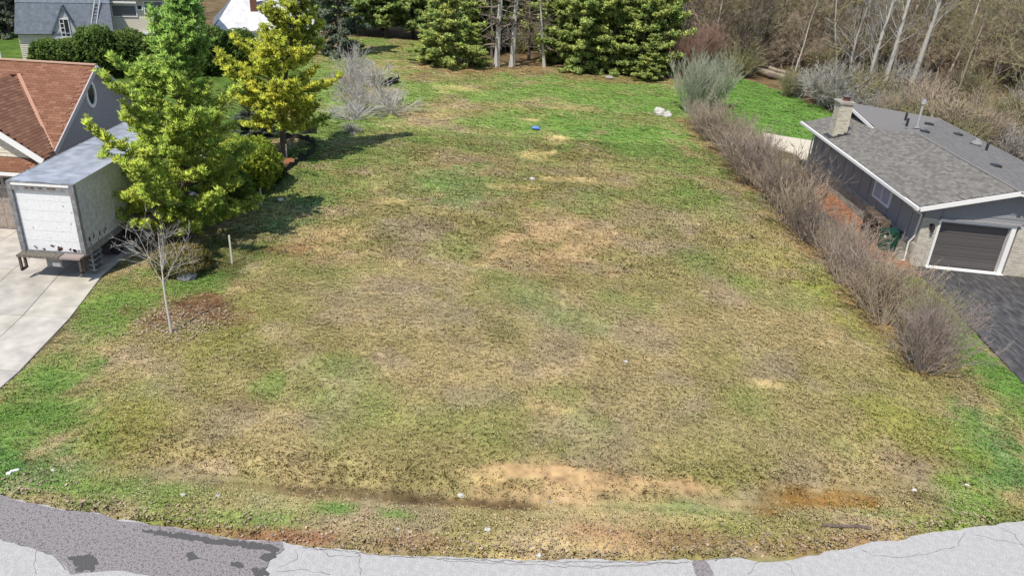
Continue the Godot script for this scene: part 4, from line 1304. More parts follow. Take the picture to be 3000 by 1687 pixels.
func woodpile() -> void:
	var r := RandomNumberGenerator.new()
	r.seed = 77
	var t := thing("firewood_stack", "stack of dark split firewood beside the green bin", "woodpile", Vector3(17.75, 0.03, -36.3))
	for row in 8:
		for k in 9:
			var z := -0.85 + k * 0.19 + (0.09 if row % 2 else 0.0)
			var y := 0.09 + row * 0.15
			var a := Vector3(-0.28 + r.randf_range(-0.06, 0.06), y, z)
			var b := Vector3(0.28, y + r.randf_range(-0.03, 0.03), z + r.randf_range(-0.08, 0.08))
			var g := Geo.new()
			var v := r.randf_range(0.5, 1.1)
			g.tint = Color(v, v * 0.95, v * 0.9)
			g.tube(PackedVector3Array([a, b]), PackedFloat32Array([0.085, 0.08]), r.randi_range(4, 6), true)
			g.tube(PackedVector3Array([b, a]), PackedFloat32Array([0.08, 0.085]), 5, true)
			obj("split_log", g, M["log_wood"], t)
	for k in 2:
		obj("rack_post", box_geo(Vector3(-0.2, 0, -1.0 + k * 1.93), Vector3(0.2, 1.35, -0.96 + k * 1.93)), M["log_wood"], t)

func stake(called: String, label: String, x: float, z: float, h: float, w: float) -> void:
	var t := obj(called, (func(): var g := Geo.new(); g.tint = Color(0.85, 0.88, 0.9); g.box(Vector3(-w, -0.1, -w * 0.6), Vector3(w, h, w * 0.6)); return g).call(), M["stake_wood"])
	t.position = on(x, z)
	tag(t, label, "stake")

func silt_fence(called: String, label: String, pts: Array, h: float, slump: float, sd: int) -> void:
	var r := RandomNumberGenerator.new()
	r.seed = sd
	var t := thing(called, label, "fence", on(pts[0].x, pts[0].y))
	var c := Curve3D.new()
	for p in pts:
		c.add_point(Vector3(p.x, 0, p.y), Vector3.ZERO, Vector3.ZERO)
	var n := int(c.get_baked_length() / 0.25) + 2
	var prev := []
	var g := Geo.new()
	for k in n:
		var f := k / (n - 1.0)
		var p := c.sample_baked(f * c.get_baked_length(), false)
		var y := gy(p.x, p.z)
		var hh := h * (0.55 + 0.45 * absf(sin(k * 0.9 + sd))) * r.randf_range(0.75, 1.1)
		var d := Vector3(r.randf_range(-1, 1), 0, r.randf_range(-1, 1)) * slump
		var cur := [Vector3(p.x, y - 0.05, p.z) + d * 0.3, Vector3(p.x, y + hh * 0.5, p.z) + d, Vector3(p.x, y + hh, p.z) + d * 1.4 + Vector3(0.05, 0, 0.03)]
		if prev:
			for q in 2:
				g.quad(prev[q], cur[q], cur[q + 1], prev[q + 1])
				g.quad(cur[q] - Vector3(0.012, 0, 0.012), prev[q] - Vector3(0.012, 0, 0.012), prev[q + 1] - Vector3(0.012, 0, 0.012), cur[q + 1] - Vector3(0.012, 0, 0.012))
		prev = cur
	wob("fabric", g, M["silt_fabric"], t)
	for k in pts.size():
		if k % 2 == 0:
			var p: Vector2 = pts[k]
			wob("post", box_geo(on(p.x, p.y, -0.1) - Vector3(0.02, 0, 0.02), on(p.x, p.y, h * 1.15) + Vector3(0.02, 0, 0.02)), M["log_wood"], t)

func ragged(pts: Array, amount: float, each: float, sd: int) -> PackedVector2Array:
	var r := RandomNumberGenerator.new()
	r.seed = sd
	var out := PackedVector2Array()
	for k in pts.size():
		var a: Vector2 = pts[k]
		var b: Vector2 = pts[(k + 1) % pts.size()]
		var m := maxi(1, int(a.distance_to(b) / each))
		for q in m:
			out.append(a.lerp(b, float(q) / m) + Vector2(r.randf_range(-1, 1), r.randf_range(-1, 1)) * amount)
	return out

func crack(g: Geo, pts: Array, w: float, y: float, sd: int) -> void:
	var r := RandomNumberGenerator.new()
	r.seed = sd
	var line := PackedVector2Array()
	for k in pts.size() - 1:
		var a: Vector2 = pts[k]
		var b: Vector2 = pts[k + 1]
		var m := maxi(1, int(a.distance_to(b) / 0.12))
		for q in m:
			line.append(a.lerp(b, float(q) / m) + Vector2(r.randf_range(-1, 1), r.randf_range(-1, 1)) * 0.035)
	line.append(pts[-1])
	for k in line.size() - 1:
		var d := (line[k + 1] - line[k]).normalized()
		var s := Vector2(-d.y, d.x) * w * r.randf_range(0.18, 0.62)
		var a := line[k]
		var b := line[k + 1]
		g.quad(Vector3(a.x - s.x, y, a.y - s.y), Vector3(a.x + s.x, y, a.y + s.y), Vector3(b.x + s.x, y, b.y + s.y), Vector3(b.x - s.x, y, b.y - s.y))

func street_and_drives() -> void:
	# the street, its far edge ragged against the grass
	var edge := []
	var x := -38.0
	var r := RandomNumberGenerator.new()
	r.seed = 12
	while x <= 38.0:
		var bite := 0.0
		if x > 5.6 and x < 8.3:
			bite = 0.20 * smoothstep(5.6, 6.1, x) * smoothstep(8.3, 7.6, x)
		edge.append(Vector2(x, road_z(x) + bite + r.randf_range(-0.035, 0.035) + na.get_noise_2d(x * 14.0, 3.0) * 0.12))
		x += 0.22
	var poly := PackedVector2Array(edge)
	poly.append(Vector2(38, 9)); poly.append(Vector2(-38, 9))
	var g := Geo.new()
	g.slab(poly, 0.03, -0.3)
	var st := struct("street", g, M["street"])
	# worn asphalt apron at the left
	var ap := Geo.new()
	var pts := []
	x = -24.0
	while x < -4.95:
		pts.append(Vector2(x, road_z(x) + 0.02 + na.get_noise_2d(x * 14.0, 3.0) * 0.12))
		x += 0.5
	pts.append_array([Vector2(-4.91, -13.41), Vector2(-5.05, -13.18), Vector2(-5.16, -12.90), Vector2(-5.23, -12.61), Vector2(-5.22, -12.32), Vector2(-7.07, -12.17), Vector2(-7.60, -12.41), Vector2(-8.45, -12.51), Vector2(-9.02, -12.34), Vector2(-9.24, -12.32), Vector2(-9.67, -12.65), Vector2(-9.95, -12.83), Vector2(-10.60, -13.02), Vector2(-11.35, -13.21), Vector2(-14.5, -13.2), Vector2(-24, -16.4)])
	ap.slab(ragged(pts, 0.025, 0.25, 4), 0.040, -0.1)
	var am := mat("worn_asphalt", Color(0.315, 0.295, 0.285), 0.95, worn_texture(), 0.38)
	var apron := struct("asphalt_apron", ap, am)
	var tar := mat("dark_tar", Color(0.115, 0.107, 0.105), 0.9, grain(16, 0.09, 0.6, 1.0, 5), 0.5)
	var ti := 0
	for q in [[Vector2(-8.32, -13.77), Vector2(-7.44, -13.69), Vector2(-6.38, -13.60), Vector2(-5.63, -13.56), Vector2(-4.96, -13.45), Vector2(-5.09, -13.30), Vector2(-5.56, -13.34), Vector2(-6.33, -13.45), Vector2(-7.37, -13.52), Vector2(-8.12, -13.63)], [Vector2(-11.65, -13.70), Vector2(-11.22, -13.68), Vector2(-10.78, -13.48), Vector2(-10.38, -13.11), Vector2(-9.99, -12.88), Vector2(-10.63, -13.07), Vector2(-11.38, -13.25)], [Vector2(-9.52, -12.78), Vector2(-9.09, -12.90), Vector2(-8.82, -12.72), Vector2(-8.85, -12.43), Vector2(-9.13, -12.38)], [Vector2(-9.45, -13.24), Vector2(-8.69, -13.38), Vector2(-8.36, -13.26), Vector2(-8.73, -13.08), Vector2(-9.22, -13.06)], [Vector2(-7.07, -13.10), Vector2(-6.86, -13.16), Vector2(-6.73, -13.01), Vector2(-6.87, -12.91)], [Vector2(-5.95, -12.89), Vector2(-5.75, -12.96), Vector2(-5.60, -12.80), Vector2(-5.80, -12.72)], [Vector2(-5.45, -12.75), Vector2(-5.16, -12.82), Vector2(-4.97, -12.63), Vector2(-5.30, -12.56)], [Vector2(-5.34, -13.23), Vector2(-5.09, -13.30), Vector2(-5.01, -13.19), Vector2(-5.12, -12.94), Vector2(-5.31, -13.02)]]:
		var tg := Geo.new()
		tg.slab(ragged(q, 0.055, 0.07, 60 + ti), 0.0445, 0.0)
		obj("tar_patch", tg, tar, apron)
		ti += 1
	var pt := Geo.new()
	pt.slab(ragged([Vector2(4.66, -13.88), Vector2(4.97, -13.88), Vector2(5.06, -13.64), Vector2(5.06, -13.30), Vector2(4.62, -13.27)], 0.02, 0.12, 6), 0.036, 0.0)
	obj("tar_patch", pt, am, st)
	# dark band where the apron meets the grass
	var cg2 := Geo.new()
	for c in [[[Vector2(-5.23, -12.61), Vector2(-5.05, -13.18), Vector2(-4.88, -13.42)], 0.035], [[Vector2(-11.35, -13.21), Vector2(-10.60, -13.02), Vector2(-9.95, -12.83), Vector2(-9.24, -12.32)], 0.03], [[Vector2(-3.14, -13.43), Vector2(-3.01, -12.79)], 0.012], [[Vector2(-4.13, -13.50), Vector2(-3.80, -13.31), Vector2(-3.17, -13.34), Vector2(-3.09, -13.39)], 0.015], [[Vector2(-1.34, -13.37), Vector2(0.04, -13.40), Vector2(1.61, -13.41), Vector2(2.91, -13.56), Vector2(4.24, -13.72)], 0.016],
			[[Vector2(1.24, -13.53), Vector2(2.16, -13.40), Vector2(3.47, -13.61)], 0.012], [[Vector2(8.95, -14.55), Vector2(9.17, -14.38), Vector2(9.75, -14.37), Vector2(10.61, -14.56), Vector2(11.46, -14.90), Vector2(11.78, -15.24), Vector2(11.92, -15.42)], 0.014], [[Vector2(5.86, -13.50), Vector2(6.15, -13.87), Vector2(6.77, -14.08)], 0.014], [[Vector2(12.96, -15.65), Vector2(13.15, -15.45), Vector2(13.14, -14.97)], 0.013], [[Vector2(11.99, -15.35), Vector2(12.70, -15.18), Vector2(13.21, -15.08)], 0.010],
			[[Vector2(-4.91, -12.74), Vector2(-4.32, -12.84), Vector2(-3.67, -12.74)], 0.014], [[Vector2(-4.66, -13.43), Vector2(-4.49, -13.13), Vector2(-4.86, -12.86)], 0.010], [[Vector2(-10.37, -13.01), Vector2(-10.16, -12.49), Vector2(-9.96, -12.24)], 0.008], [[Vector2(6.66, -14.04), Vector2(7.00, -13.88), Vector2(7.00, -13.59)], 0.009]]:
		crack(cg2, c[0], c[1], 0.0345, int(c[1] * 9000.0) + c[0].size())
	for e in 24:
		var xa := -4.5 + e * 0.42
		crack(cg2, [Vector2(xa, road_z(xa) + 0.05), Vector2(xa + 0.5, road_z(xa + 0.5) + 0.06)], 0.02, 0.0345, 300 + e)
	var ck := obj("cracks", cg2, M["crack"], st)
	ck.set_meta("kind", "stuff")
	# concrete drive on the left: slabs with open joints
	var base := Geo.new()
	var right := func(z: float) -> float:
		var q := -15.0 if z > -20.0 else (lerpf(-15.0, -15.15, (-z - 20.0) / 2.5) if z > -22.5 else (lerpf(-15.15, -15.95, (-z - 22.5) / 4.5) if z > -27.0 else -15.95))
		return q
	var zs := [-13.2, -16.6, -20.0, -23.45, -27.0, -30.9, -34.5, -38.0]
	var outline := PackedVector2Array()
	for z in zs:
		outline.append(Vector2(right.call(z), z))
	outline.append(Vector2(-19.7, -38.0)); outline.append(Vector2(-19.7, -31.0)); outline.append(Vector2(-27.5, -31.0)); outline.append(Vector2(-25.0, -14.5))
	base.slab(outline, 0.025, -0.3)
	var dv := struct("concrete_driveway", base, M["crack"])
	for j in zs.size() - 1:
		var offs := [0.0, 1.62, 3.5, 5.6, 7.8, 10.0]
		for k in offs.size() - 1:
			var za: float = zs[j] - 0.012
			var zb: float = zs[j + 1] + 0.012
			if zb < -31.1 and k > 1:
				continue
			var c := Geo.new()
			var f := r.randf_range(0.90, 1.07)
			c.tint = Color(f, f * r.randf_range(0.98, 1.01), f * r.randf_range(0.95, 1.02))
			var ra: float = right.call(za)
			var rb: float = right.call(zb)
			c.slab(PackedVector2Array([Vector2(ra - offs[k] - 0.012, za), Vector2(ra - offs[k + 1] + 0.012, za), Vector2(rb - offs[k + 1] + 0.012, zb), Vector2(rb - offs[k] - 0.012, zb)]), 0.055 + r.randf_range(-0.003, 0.004), 0.0)
			obj("concrete_slab", c, M["drive_concrete"], dv)
	# asphalt drive on the right
	var dg := Geo.new()
	dg.slab(ragged([Vector2(18.21, -31.88), Vector2(18.20, -30.65), Vector2(18.09, -29.01), Vector2(18.02, -26.95), Vector2(17.88, -24.96), Vector2(17.72, -22.99), Vector2(18.3, -21.0), Vector2(18.6, -17.5), Vector2(30, -22.5), Vector2(27, -31.9), Vector2(22.7, -32.5), Vector2(18.35, -33.05)], 0.02, 0.5, 8), 0.05, -0.3)
	struct("asphalt_driveway", dg, M["asphalt"])
	# mulch bed along the ranch house with its edging
	var bed := [Vector2(16.14, -41.16), Vector2(16.62, -39.35), Vector2(16.64, -36.77), Vector2(16.55, -34.94), Vector2(16.72, -33.43), Vector2(17.34, -32.49), Vector2(18.15, -31.83), Vector2(18.25, -33.2), Vector2(18.2, -48.0), Vector2(17.2, -47.5)]
	var mb := Geo.new()
	mb.slab(ragged(bed, 0.03, 0.3, 9), 0.06, -0.2)
	var mulch := struct("mulch_bed", mb, M["mulch"])
	var eg := Geo.new()
	for k in 6:
		var a: Vector2 = bed[k]
		var b: Vector2 = bed[k + 1]
		eg.bar(Vector3(a.x, 0.05, a.y), Vector3(b.x, 0.05, b.y), 0.09, 0.12)
	obj("edging", eg, M["edging"], mulch)
	var chip := Geo.new()
	chip.obox(Vector3(0, 0.01, 0), Vector3(0.045, 0, 0), Vector3(0, 0.007, 0), Vector3(0, 0, 0.016))
	var spots: Array[Transform3D] = []
	var tints := PackedColorArray()
	var bp := PackedVector2Array(bed)
	while spots.size() < 5000:
		var p := Vector2(r.randf_range(16.5, 18.3), r.randf_range(-47.0, -31.5))
		if Geometry2D.is_point_in_polygon(p, bp):
			spots.append(Transform3D(Basis.from_euler(Vector3(r.randf_range(-0.5, 0.5), r.randf() * TAU, r.randf_range(-0.5, 0.5))).scaled(Vector3.ONE * r.randf_range(0.7, 1.6)), Vector3(p.x, 0.065, p.y)))
			tints.append(Color(0.38, 0.17, 0.08).lerp(Color(0.22, 0.12, 0.075), r.randf()) * r.randf_range(0.7, 1.3))
	copies("mulch_chips", chip.mesh(), M["chips"], spots, tints, mulch)
	# pale patio behind the ranch house
	var pa := Geo.new()
	pa.slab(PackedVector2Array([Vector2(17.89, -57.14), Vector2(19.40, -56.35), Vector2(22.5, -55.0), Vector2(22.0, -49.2), Vector2(18.6, -49.4), Vector2(18.58, -51.75), Vector2(17.16, -54.07)]), 0.10, -0.2)
	struct("patio", pa, mat("patio_concrete", Color(0.50, 0.44, 0.34), 0.9))
	# water glimpsed beyond the woods
	var lk := Geo.new()
	lk.slab(PackedVector2Array([Vector2(72, -125), Vector2(240, -170), Vector2(300, -420), Vector2(110, -300), Vector2(84, -180)]), -0.05, -0.4)
	struct("lake", lk, M["lake"])

func worn_texture() -> ImageTexture:
	var f := FastNoiseLite.new()
	f.seed = 41
	f.frequency = 0.055
	f.fractal_octaves = 5
	var a := f.get_seamless_image(512, 512)
	f.seed = 42
	f.frequency = 0.16
	f.fractal_octaves = 3
	var b := f.get_seamless_image(512, 512)
	var im := Image.create(512, 512, false, Image.FORMAT_RGB8)
	for y in 512:
		for x in 512:
			var p := a.get_pixel(x, y).r
			var q := b.get_pixel(x, y).r
			var v := 0.55 + 0.55 * q
			var dark := 0.8 * smoothstep(0.44, 0.26, p + (q - 0.5) * 0.7)
			v = lerpf(v, 0.45 + 0.2 * q, dark)
			im.set_pixel(x, y, Color(v, v * 0.98, v * lerpf(0.99, 1.02, dark)))
	return ImageTexture.create_from_image(im)

# ---------------------------------------------------------------- grass
func clump_mesh(n: int, h: float, w: float, spread: float, sd: int) -> ArrayMesh:
	var r := RandomNumberGenerator.new()
	r.seed = sd
	var g := Geo.new()
	for k in n:
		var an := r.randf() * TAU
		var p := Vector3(cos(an), 0, sin(an)) * spread * sqrt(r.randf())
		var lean := jitter(r) * 1.5
		var tip := p + Vector3(lean.x, 1.0 - 0.35 * absf(lean.x), lean.z) * h * r.randf_range(0.6, 1.2)
		var s := Vector3(cos(an + 1.3), 0, sin(an + 1.3)) * w * 0.5
		var k0 := g.v.size()
		var mid := p.lerp(tip, 0.5) + Vector3(-lean.x, 0.2, -lean.z) * h * 0.12
		var nn := Vector3(lean.x * 0.35, 1, lean.z * 0.35).normalized()
		for q in [p - s, p + s, mid + s * 0.85, mid - s * 0.85, tip]:
			g.v.append(q); g.n.append(nn); g.c.append(Color.WHITE); g.t.append(Vector2.ZERO)
		g.i.append_array([k0, k0 + 2, k0 + 1, k0, k0 + 3, k0 + 2, k0 + 3, k0 + 4, k0 + 2])
	return g.mesh()

func grass(called: String, label: String, box: Rect2, density: float, size: float, shape: Mesh, sd: int) -> void:
	var r := RandomNumberGenerator.new()
	r.seed = sd
	var spots: Array[Transform3D] = []
	var tints := PackedColorArray()
	var n := int(box.get_area() * density)
	for k in n:
		var x := r.randf_range(box.position.x, box.end.x)
		var z := r.randf_range(box.position.y, box.end.y)
		var c := at_cell(x, z)
		if r.randf() > cd[c] or z > road_z(x) - 0.02:
			continue
		var e := r.randf()
		var dry := clampf((cr[c] - cg[c] + 0.14) * 4.0, 0.0, 1.0)  # straw or green
		var col := Color(cr[c], cg[c], cb[c]).srgb_to_linear()
		if e < 0.20 * dry:
			col = col.lerp(Color(0.56, 0.47, 0.28), 0.7)
		elif e < 0.25:
			col = col.lerp(Color(0.22, 0.185, 0.11), 0.6)
		elif e < 0.40:
			col = col.lerp(Color(0.17, 0.25, 0.06), 0.5)
		col *= r.randf_range(1.10, 1.50)
		var s := size * r.randf_range(0.6, 1.35)
		spots.append(Transform3D(Basis(Vector3.UP, r.randf() * TAU).scaled(Vector3(s, s * r.randf_range(0.6, 1.2), s)), Vector3(x, gy(x, z) - 0.004, z)))
		tints.append(col)
	var o := copies(called, shape, M["grass_blade"], spots, tints, self)
	tag(o, label, "grass")

# ---------------------------------------------------------------- everything
func _ready() -> void:
	rn.seed = 20240
	var cam := Camera3D.new()
	cam.name = "camera"
	cam.position = EYE
	cam.rotation = Vector3(deg_to_rad(-25.6), 0, deg_to_rad(3.5))
	cam.fov = 40.75
	cam.far = 3000.0
	cam.near = 0.1
	add_child(cam)
	cam.current = true
	var we := WorldEnvironment.new()
	we.name = "world_environment"
	var e := Environment.new()
	e.background_mode = Environment.BG_SKY
	var sm := ProceduralSkyMaterial.new()
	sm.sky_top_color = Color(0.50, 0.60, 0.74)
	sm.sky_horizon_color = Color(0.85, 0.86, 0.87)
	sm.ground_horizon_color = Color(0.60, 0.62, 0.62)
	sm.ground_bottom_color = Color(0.25, 0.25, 0.22)
	sm.sky_energy_multiplier = 1.1
	var sky := Sky.new()
	sky.sky_material = sm
	e.sky = sky
	e.tonemap_mode = Environment.TONE_MAPPER_LINEAR
	e.tonemap_exposure = 1.31
	e.sdfgi_enabled = true
	e.ssao_enabled = true
	e.ssil_enabled = true
	we.environment = e
	add_child(we)
	var sun := DirectionalLight3D.new()
	sun.name = "sun"
	sun.light_energy = 1.35
	sun.light_color = Color(1.0, 0.97, 0.92)
	sun.light_angular_distance = 0.5
	sun.shadow_enabled = true
	add_child(sun)
	var el := deg_to_rad(58.0)
	sun.look_at_from_position(Vector3.ZERO, Vector3(0.47 * cos(el), -sin(el), -0.883 * cos(el)), Vector3.UP)

	na.seed = 5
	na.frequency = 0.05
	na.fractal_octaves = 3
	nb.seed = 9
	nb.frequency = 0.05
	nb.fractal_octaves = 3
	make_materials()

	# ---- the ground and what grows where
	start_ground()
	fill(PackedVector2Array([Vector2(13.6, -52), Vector2(12.9, -62), Vector2(14.2, -78), Vector2(22, -82), Vector2(25, -70), Vector2(30, -62), Vector2(30, -48), Vector2(18, -48)]), "lush", 0.97)
	fill(PackedVector2Array([Vector2(-10, -77), Vector2(-2, -80.3), Vector2(3, -80.5), Vector2(8, -78), Vector2(14, -77), Vector2(20.5, -82), Vector2(23, -78), Vector2(25.5, -69), Vector2(28, -62), Vector2(31, -50), Vector2(31, -22), Vector2(75, -22), Vector2(75, -130), Vector2(-75, -130), Vector2(-75, -86), Vector2(-40, -90), Vector2(-20, -92), Vector2(-11, -92)]), "leaf")
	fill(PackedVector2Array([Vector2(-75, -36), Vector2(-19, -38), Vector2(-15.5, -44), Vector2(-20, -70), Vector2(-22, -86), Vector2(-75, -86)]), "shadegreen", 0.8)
	dab(5.83, -62.01, 6.15, 8.82, "green", 0.85)
	dab(8.77, -55.16, 3.54, 10.86, "green", 0.9)
	dab(5.72, -70.42, 8.00, 4.39, "green", 0.5)
	dab(10.99, -67.23, 3.20, 10.24, "lush", 0.6)
	dab(3.03, -54.32, 1.70, 3.43, "lush", 0.5)
	dab(7.44, -59.06, 4.68, 9.46, "lush", 0.6)
	dab(5.58, -68.12, 5.99, 4.30, "green", 0.7)
	dab(-4.01, -40.75, 3.22, 3.46, "sage", 0.8)
	dab(-10.93, -40.44, 3.10, 6.21, "green", 0.7)
	dab(-10.30, -34.90, 1.83, 2.65, "sage", 0.7)
	dab(-8.54, -46.56, 3.07, 5.25, "green", 0.45)
	dab(-2.14, -50.92, 2.10, 5.12, "green", 0.5)
	dab(-13.18, -43.81, 1.98, 3.92, "shadegreen", 0.8)  # shade under the golden pine, painted into the grass colour
	dab(-12.10, -29.32, 2.04, 2.78, "shadegreen", 0.9)  # dark grass under the near pine, its shade painted into the colour
	dab(-11.81, -28.75, 1.08, 1.92, "dark", 0.55)  # brown ground cover, with some of the pine's shade painted in
	dab(-12.77, -26.53, 1.88, 1.35, "lush", 0.8)
	dab(-13.89, -25.01, 1.23, 2.15, "green", 0.85)
	dab(-14.39, -23.70, 1.57, 3.70, "green", 0.9)
	dab(-13.89, -19.62, 1.25, 2.33, "green", 0.85)
	dab(-13.21, -17.26, 1.45, 2.28, "lush", 0.9)
	dab(-12.07, -15.35, 1.82, 1.18, "deep", 0.95)
	dab(-9.98, -15.01, 2.09, 0.71, "green", 0.85)
	dab(-7.33, -14.11, 1.66, 0.39, "green", 0.7)
	dab(-3.98, -14.89, 0.48, 0.28, "lush", 0.9)
	dab(-2.69, -14.83, 0.39, 0.25, "lush", 0.85)
	dab(-7.38, -20.24, 0.48, 0.77, "green", 0.6)
	dab(-9.81, -22.30, 1.02, 1.28, "yellowgreen", 0.5)
	dab(-9.36, -24.98, 1.68, 1.84, "yellowgreen", 0.45)
	dab(-5.07, -21.33, 1.01, 0.72, "green", 0.4)
	dab(-10.38, -17.55, 1.27, 2.15, "yellowgreen", 0.5)
	dab(16.74, -22.10, 0.99, 3.32, "lush", 0.95)
	dab(14.45, -18.18, 1.45, 2.65, "deep", 0.9)
	dab(12.87, -16.46, 1.45, 0.97, "green", 0.9)
	dab(11.18, -15.57, 1.28, 0.45, "green", 0.7)
	dab(12.58, -19.90, 1.66, 1.94, "yellowgreen", 0.6)
	dab(10.09, -42.42, 1.88, 6.76, "green", 0.6)
	dab(9.63, -49.68, 1.62, 7.93, "green", 0.7)
	dab(13.42, -30.25, 1.43, 2.93, "yellowgreen", 0.55)
	dab(13.53, -25.76, 1.10, 2.25, "yellowgreen", 0.5)
	dab(17.77, -30.08, 1.45, 2.48, "green", 0.9)
	dab(17.35, -26.23, 1.13, 2.32, "lush", 0.9)
	dab(17.17, -23.91, 0.75, 1.71, "lush", 0.9)
	dab(11.16, -33.37, 1.73, 3.95, "yellowgreen", 0.35)
	dab(4.58, -15.80, 1.68, 0.34, "sage", 0.5)
	dab(9.80, -15.96, 0.97, 0.23, "sage", 0.5)
	dab(7.12, -15.29, 2.58, 0.44, "olive", 0.6)
	dab(0.75, -16.83, 1.62, 0.33, "sand", 1.0)
	dab(2.58, -16.67, 1.73, 0.33, "sand", 1.0)
	dab(4.19, -16.67, 1.30, 0.30, "sand", 1.0)
	dab(5.15, -16.66, 1.09, 0.28, "sand", 1.0)
	dab(-0.11, -16.83, 0.97, 0.23, "sand", 0.9)
	dab(1.72, -16.72, 1.94, 0.25, "sand", 1.0)
	dab(3.19, -16.37, 1.28, 0.26, "sand", 0.9)
	dab(0.76, -15.91, 1.55, 0.43, "pinktan", 0.9)
	dab(-2.10, -15.58, 0.86, 0.22, "dark", 0.85)
	dab(-0.05, -15.46, 1.42, 0.19, "brown", 0.8)
	dab(0.25, -15.53, 1.52, 0.15, "dark", 0.9)
	dab(-1.08, -15.56, 1.22, 0.13, "dark", 0.8)
	dab(-0.63, -16.58, 0.64, 0.33, "pale", 0.7)
	dab(9.14, -16.44, 1.54, 0.42, "rust", 1.0)
	dab(6.82, -15.88, 0.58, 0.40, "rust", 0.9)
	dab(7.69, -16.20, 1.30, 0.29, "rust", 0.7)
	dab(5.88, -16.07, 0.64, 0.39, "pinktan", 0.7)
	dab(11.15, -16.67, 0.78, 0.46, "dark", 0.6)
	dab(-5.68, -15.60, 1.89, 0.21, "dark", 0.75)
	dab(-8.31, -16.02, 1.20, 0.47, "grey", 0.5)
	dab(1.44, -14.15, 1.92, 0.47, "pale", 0.6)
	dab(2.25, -14.87, 0.89, 0.31, "pinktan", 0.6)
	dab(3.99, -15.30, 2.04, 0.18, "pale", 0.5)
	dab(2.20, -14.12, 0.86, 0.13, "pale", 0.9)
	dab(1.97, -34.86, 3.27, 3.72, "pinktan", 0.75)
	dab(1.00, -32.24, 2.87, 2.55, "pinktan", 0.7)
	dab(1.51, -30.14, 1.87, 1.24, "brown", 0.45)
	dab(0.54, -47.95, 1.38, 1.28, "pale", 1.0)
	dab(2.40, -52.00, 0.87, 1.16, "pale", 1.0)
	dab(-0.08, -41.17, 1.65, 0.77, "pale", 0.95)
	dab(3.32, -42.92, 1.62, 0.68, "pale", 0.8)
	dab(3.62, -62.11, 1.93, 1.45, "pinktan", 0.8)
	dab(8.70, -59.38, 3.78, 2.14, "brown", 0.6)
	dab(-6.33, -66.21, 2.61, 1.63, "pale", 0.7)
	dab(0.47, -57.00, 0.76, 0.87, "pale", 1.0)
	dab(-6.54, -37.63, 1.19, 0.60, "pale", 0.8)
	dab(-8.53, -52.58, 2.89, 3.24, "pinktan", 0.4)
	dab(-6.83, -41.99, 1.96, 2.91, "pinktan", 0.55)
	dab(7.57, -45.73, 2.73, 2.95, "pinktan", 0.55)
	dab(5.56, -40.20, 3.08, 2.70, "olive", 0.5)
	dab(7.76, -36.37, 2.45, 3.42, "grey", 0.4)
	dab(10.36, -37.38, 1.90, 2.38, "pinktan", 0.5)
	dab(-8.82, -32.07, 1.54, 2.07, "pinktan", 0.85)
	dab(-9.58, -30.66, 0.74, 0.77, "brown", 0.9)
	dab(-7.36, -29.63, 1.45, 1.21, "pinktan", 0.5)
	dab(-5.87, -26.45, 2.97, 2.01, "grey", 0.35)
	dab(-7.00, -23.77, 1.76, 1.41, "pinktan", 0.35)
	dab(-11.59, -24.37, 1.49, 1.29, "mulch", 0.95)
	dab(-12.28, -23.67, 0.93, 0.95, "mulch", 0.9)
	dab(-11.34, -25.20, 0.98, 0.80, "mulch", 0.9)
	dab(-4.34, -33.30, 1.98, 2.94, "grey", 0.45)
	dab(9.63, -23.17, 0.64, 1.08, "grey", 0.6)
	dab(8.57, -22.01, 0.61, 0.33, "pale", 0.8)
	dab(0.25, -25.61, 4.45, 2.56, "grey", 0.3)
	dab(2.78, -23.29, 1.67, 1.37, "dark", 0.22)
	dab(5.23, -19.76, 3.09, 1.28, "grey", 0.3)
	dab(-0.19, -18.60, 2.89, 0.97, "pinktan", 0.25)
	dab(-7.87, -18.99, 0.68, 0.50, "dark", 0.3)
	dab(1.58, -19.80, 1.10, 0.43, "pinktan", 0.4)
	dab(-7.04, -13.85, 3.10, 0.13, "redbrown", 0.85)
	dab(-2.33, -13.86, 2.42, 0.25, "redbrown", 0.6)
	dab(4.84, -14.44, 3.74, 0.35, "redbrown", 0.55)
	dab(3.54, -14.11, 1.54, 0.21, "pinktan", 0.5)
	dab(8.87, -14.86, 1.33, 0.28, "redbrown", 0.6)
	dab(-11.37, -14.66, 1.12, 0.14, "brown", 0.8)
	dab(-5.12, -13.73, 0.82, 0.10, "redbrown", 0.8)
	dab(5.77, -14.29, 1.18, 0.19, "grey", 0.6)
	dab(-13.52, -83.83, 5.91, 6.06, "olive", 0.7)
	dab(-13.49, -74.28, 3.88, 4.03, "pinktan", 0.5)
	dab(-10.08, -71.35, 2.76, 2.24, "brown", 0.5)
	dab(-6.41, -74.61, 4.38, 2.84, "brown", 0.9)
	dab(-0.86, -78.69, 6.27, 3.14, "brown", 0.9)
	dab(9.09, -75.65, 7.08, 2.08, "brown", 0.9)
	for k in 20:  # litter under the shrub row
		var f := k / 19.0
		dab(lerpf(12.7, 14.9, f), lerpf(-60.0, -24.5, f), 0.9, 1.4, "brown", 0.8)
	# nothing grows on drives, beds and floors
	fill(PackedVector2Array([Vector2(-15.05, -13), Vector2(-15.05, -20.0), Vector2(-15.2, -22.5), Vector2(-16.0, -27.0), Vector2(-16.0, -38.5), Vector2(-20, -38.5), Vector2(-20, -41), Vector2(-35, -41), Vector2(-30, -13)]), "none")
	fill(PackedVector2Array([Vector2(18.21, -31.88), Vector2(18.09, -29.01), Vector2(18.02, -26.95), Vector2(17.88, -24.96), Vector2(17.72, -22.99), Vector2(18.6, -17.5), Vector2(31, -22.5), Vector2(27.5, -48.5), Vector2(18.3, -48.5), Vector2(16.14, -41.16), Vector2(16.62, -39.35), Vector2(16.64, -36.77), Vector2(16.72, -33.43)]), "none")
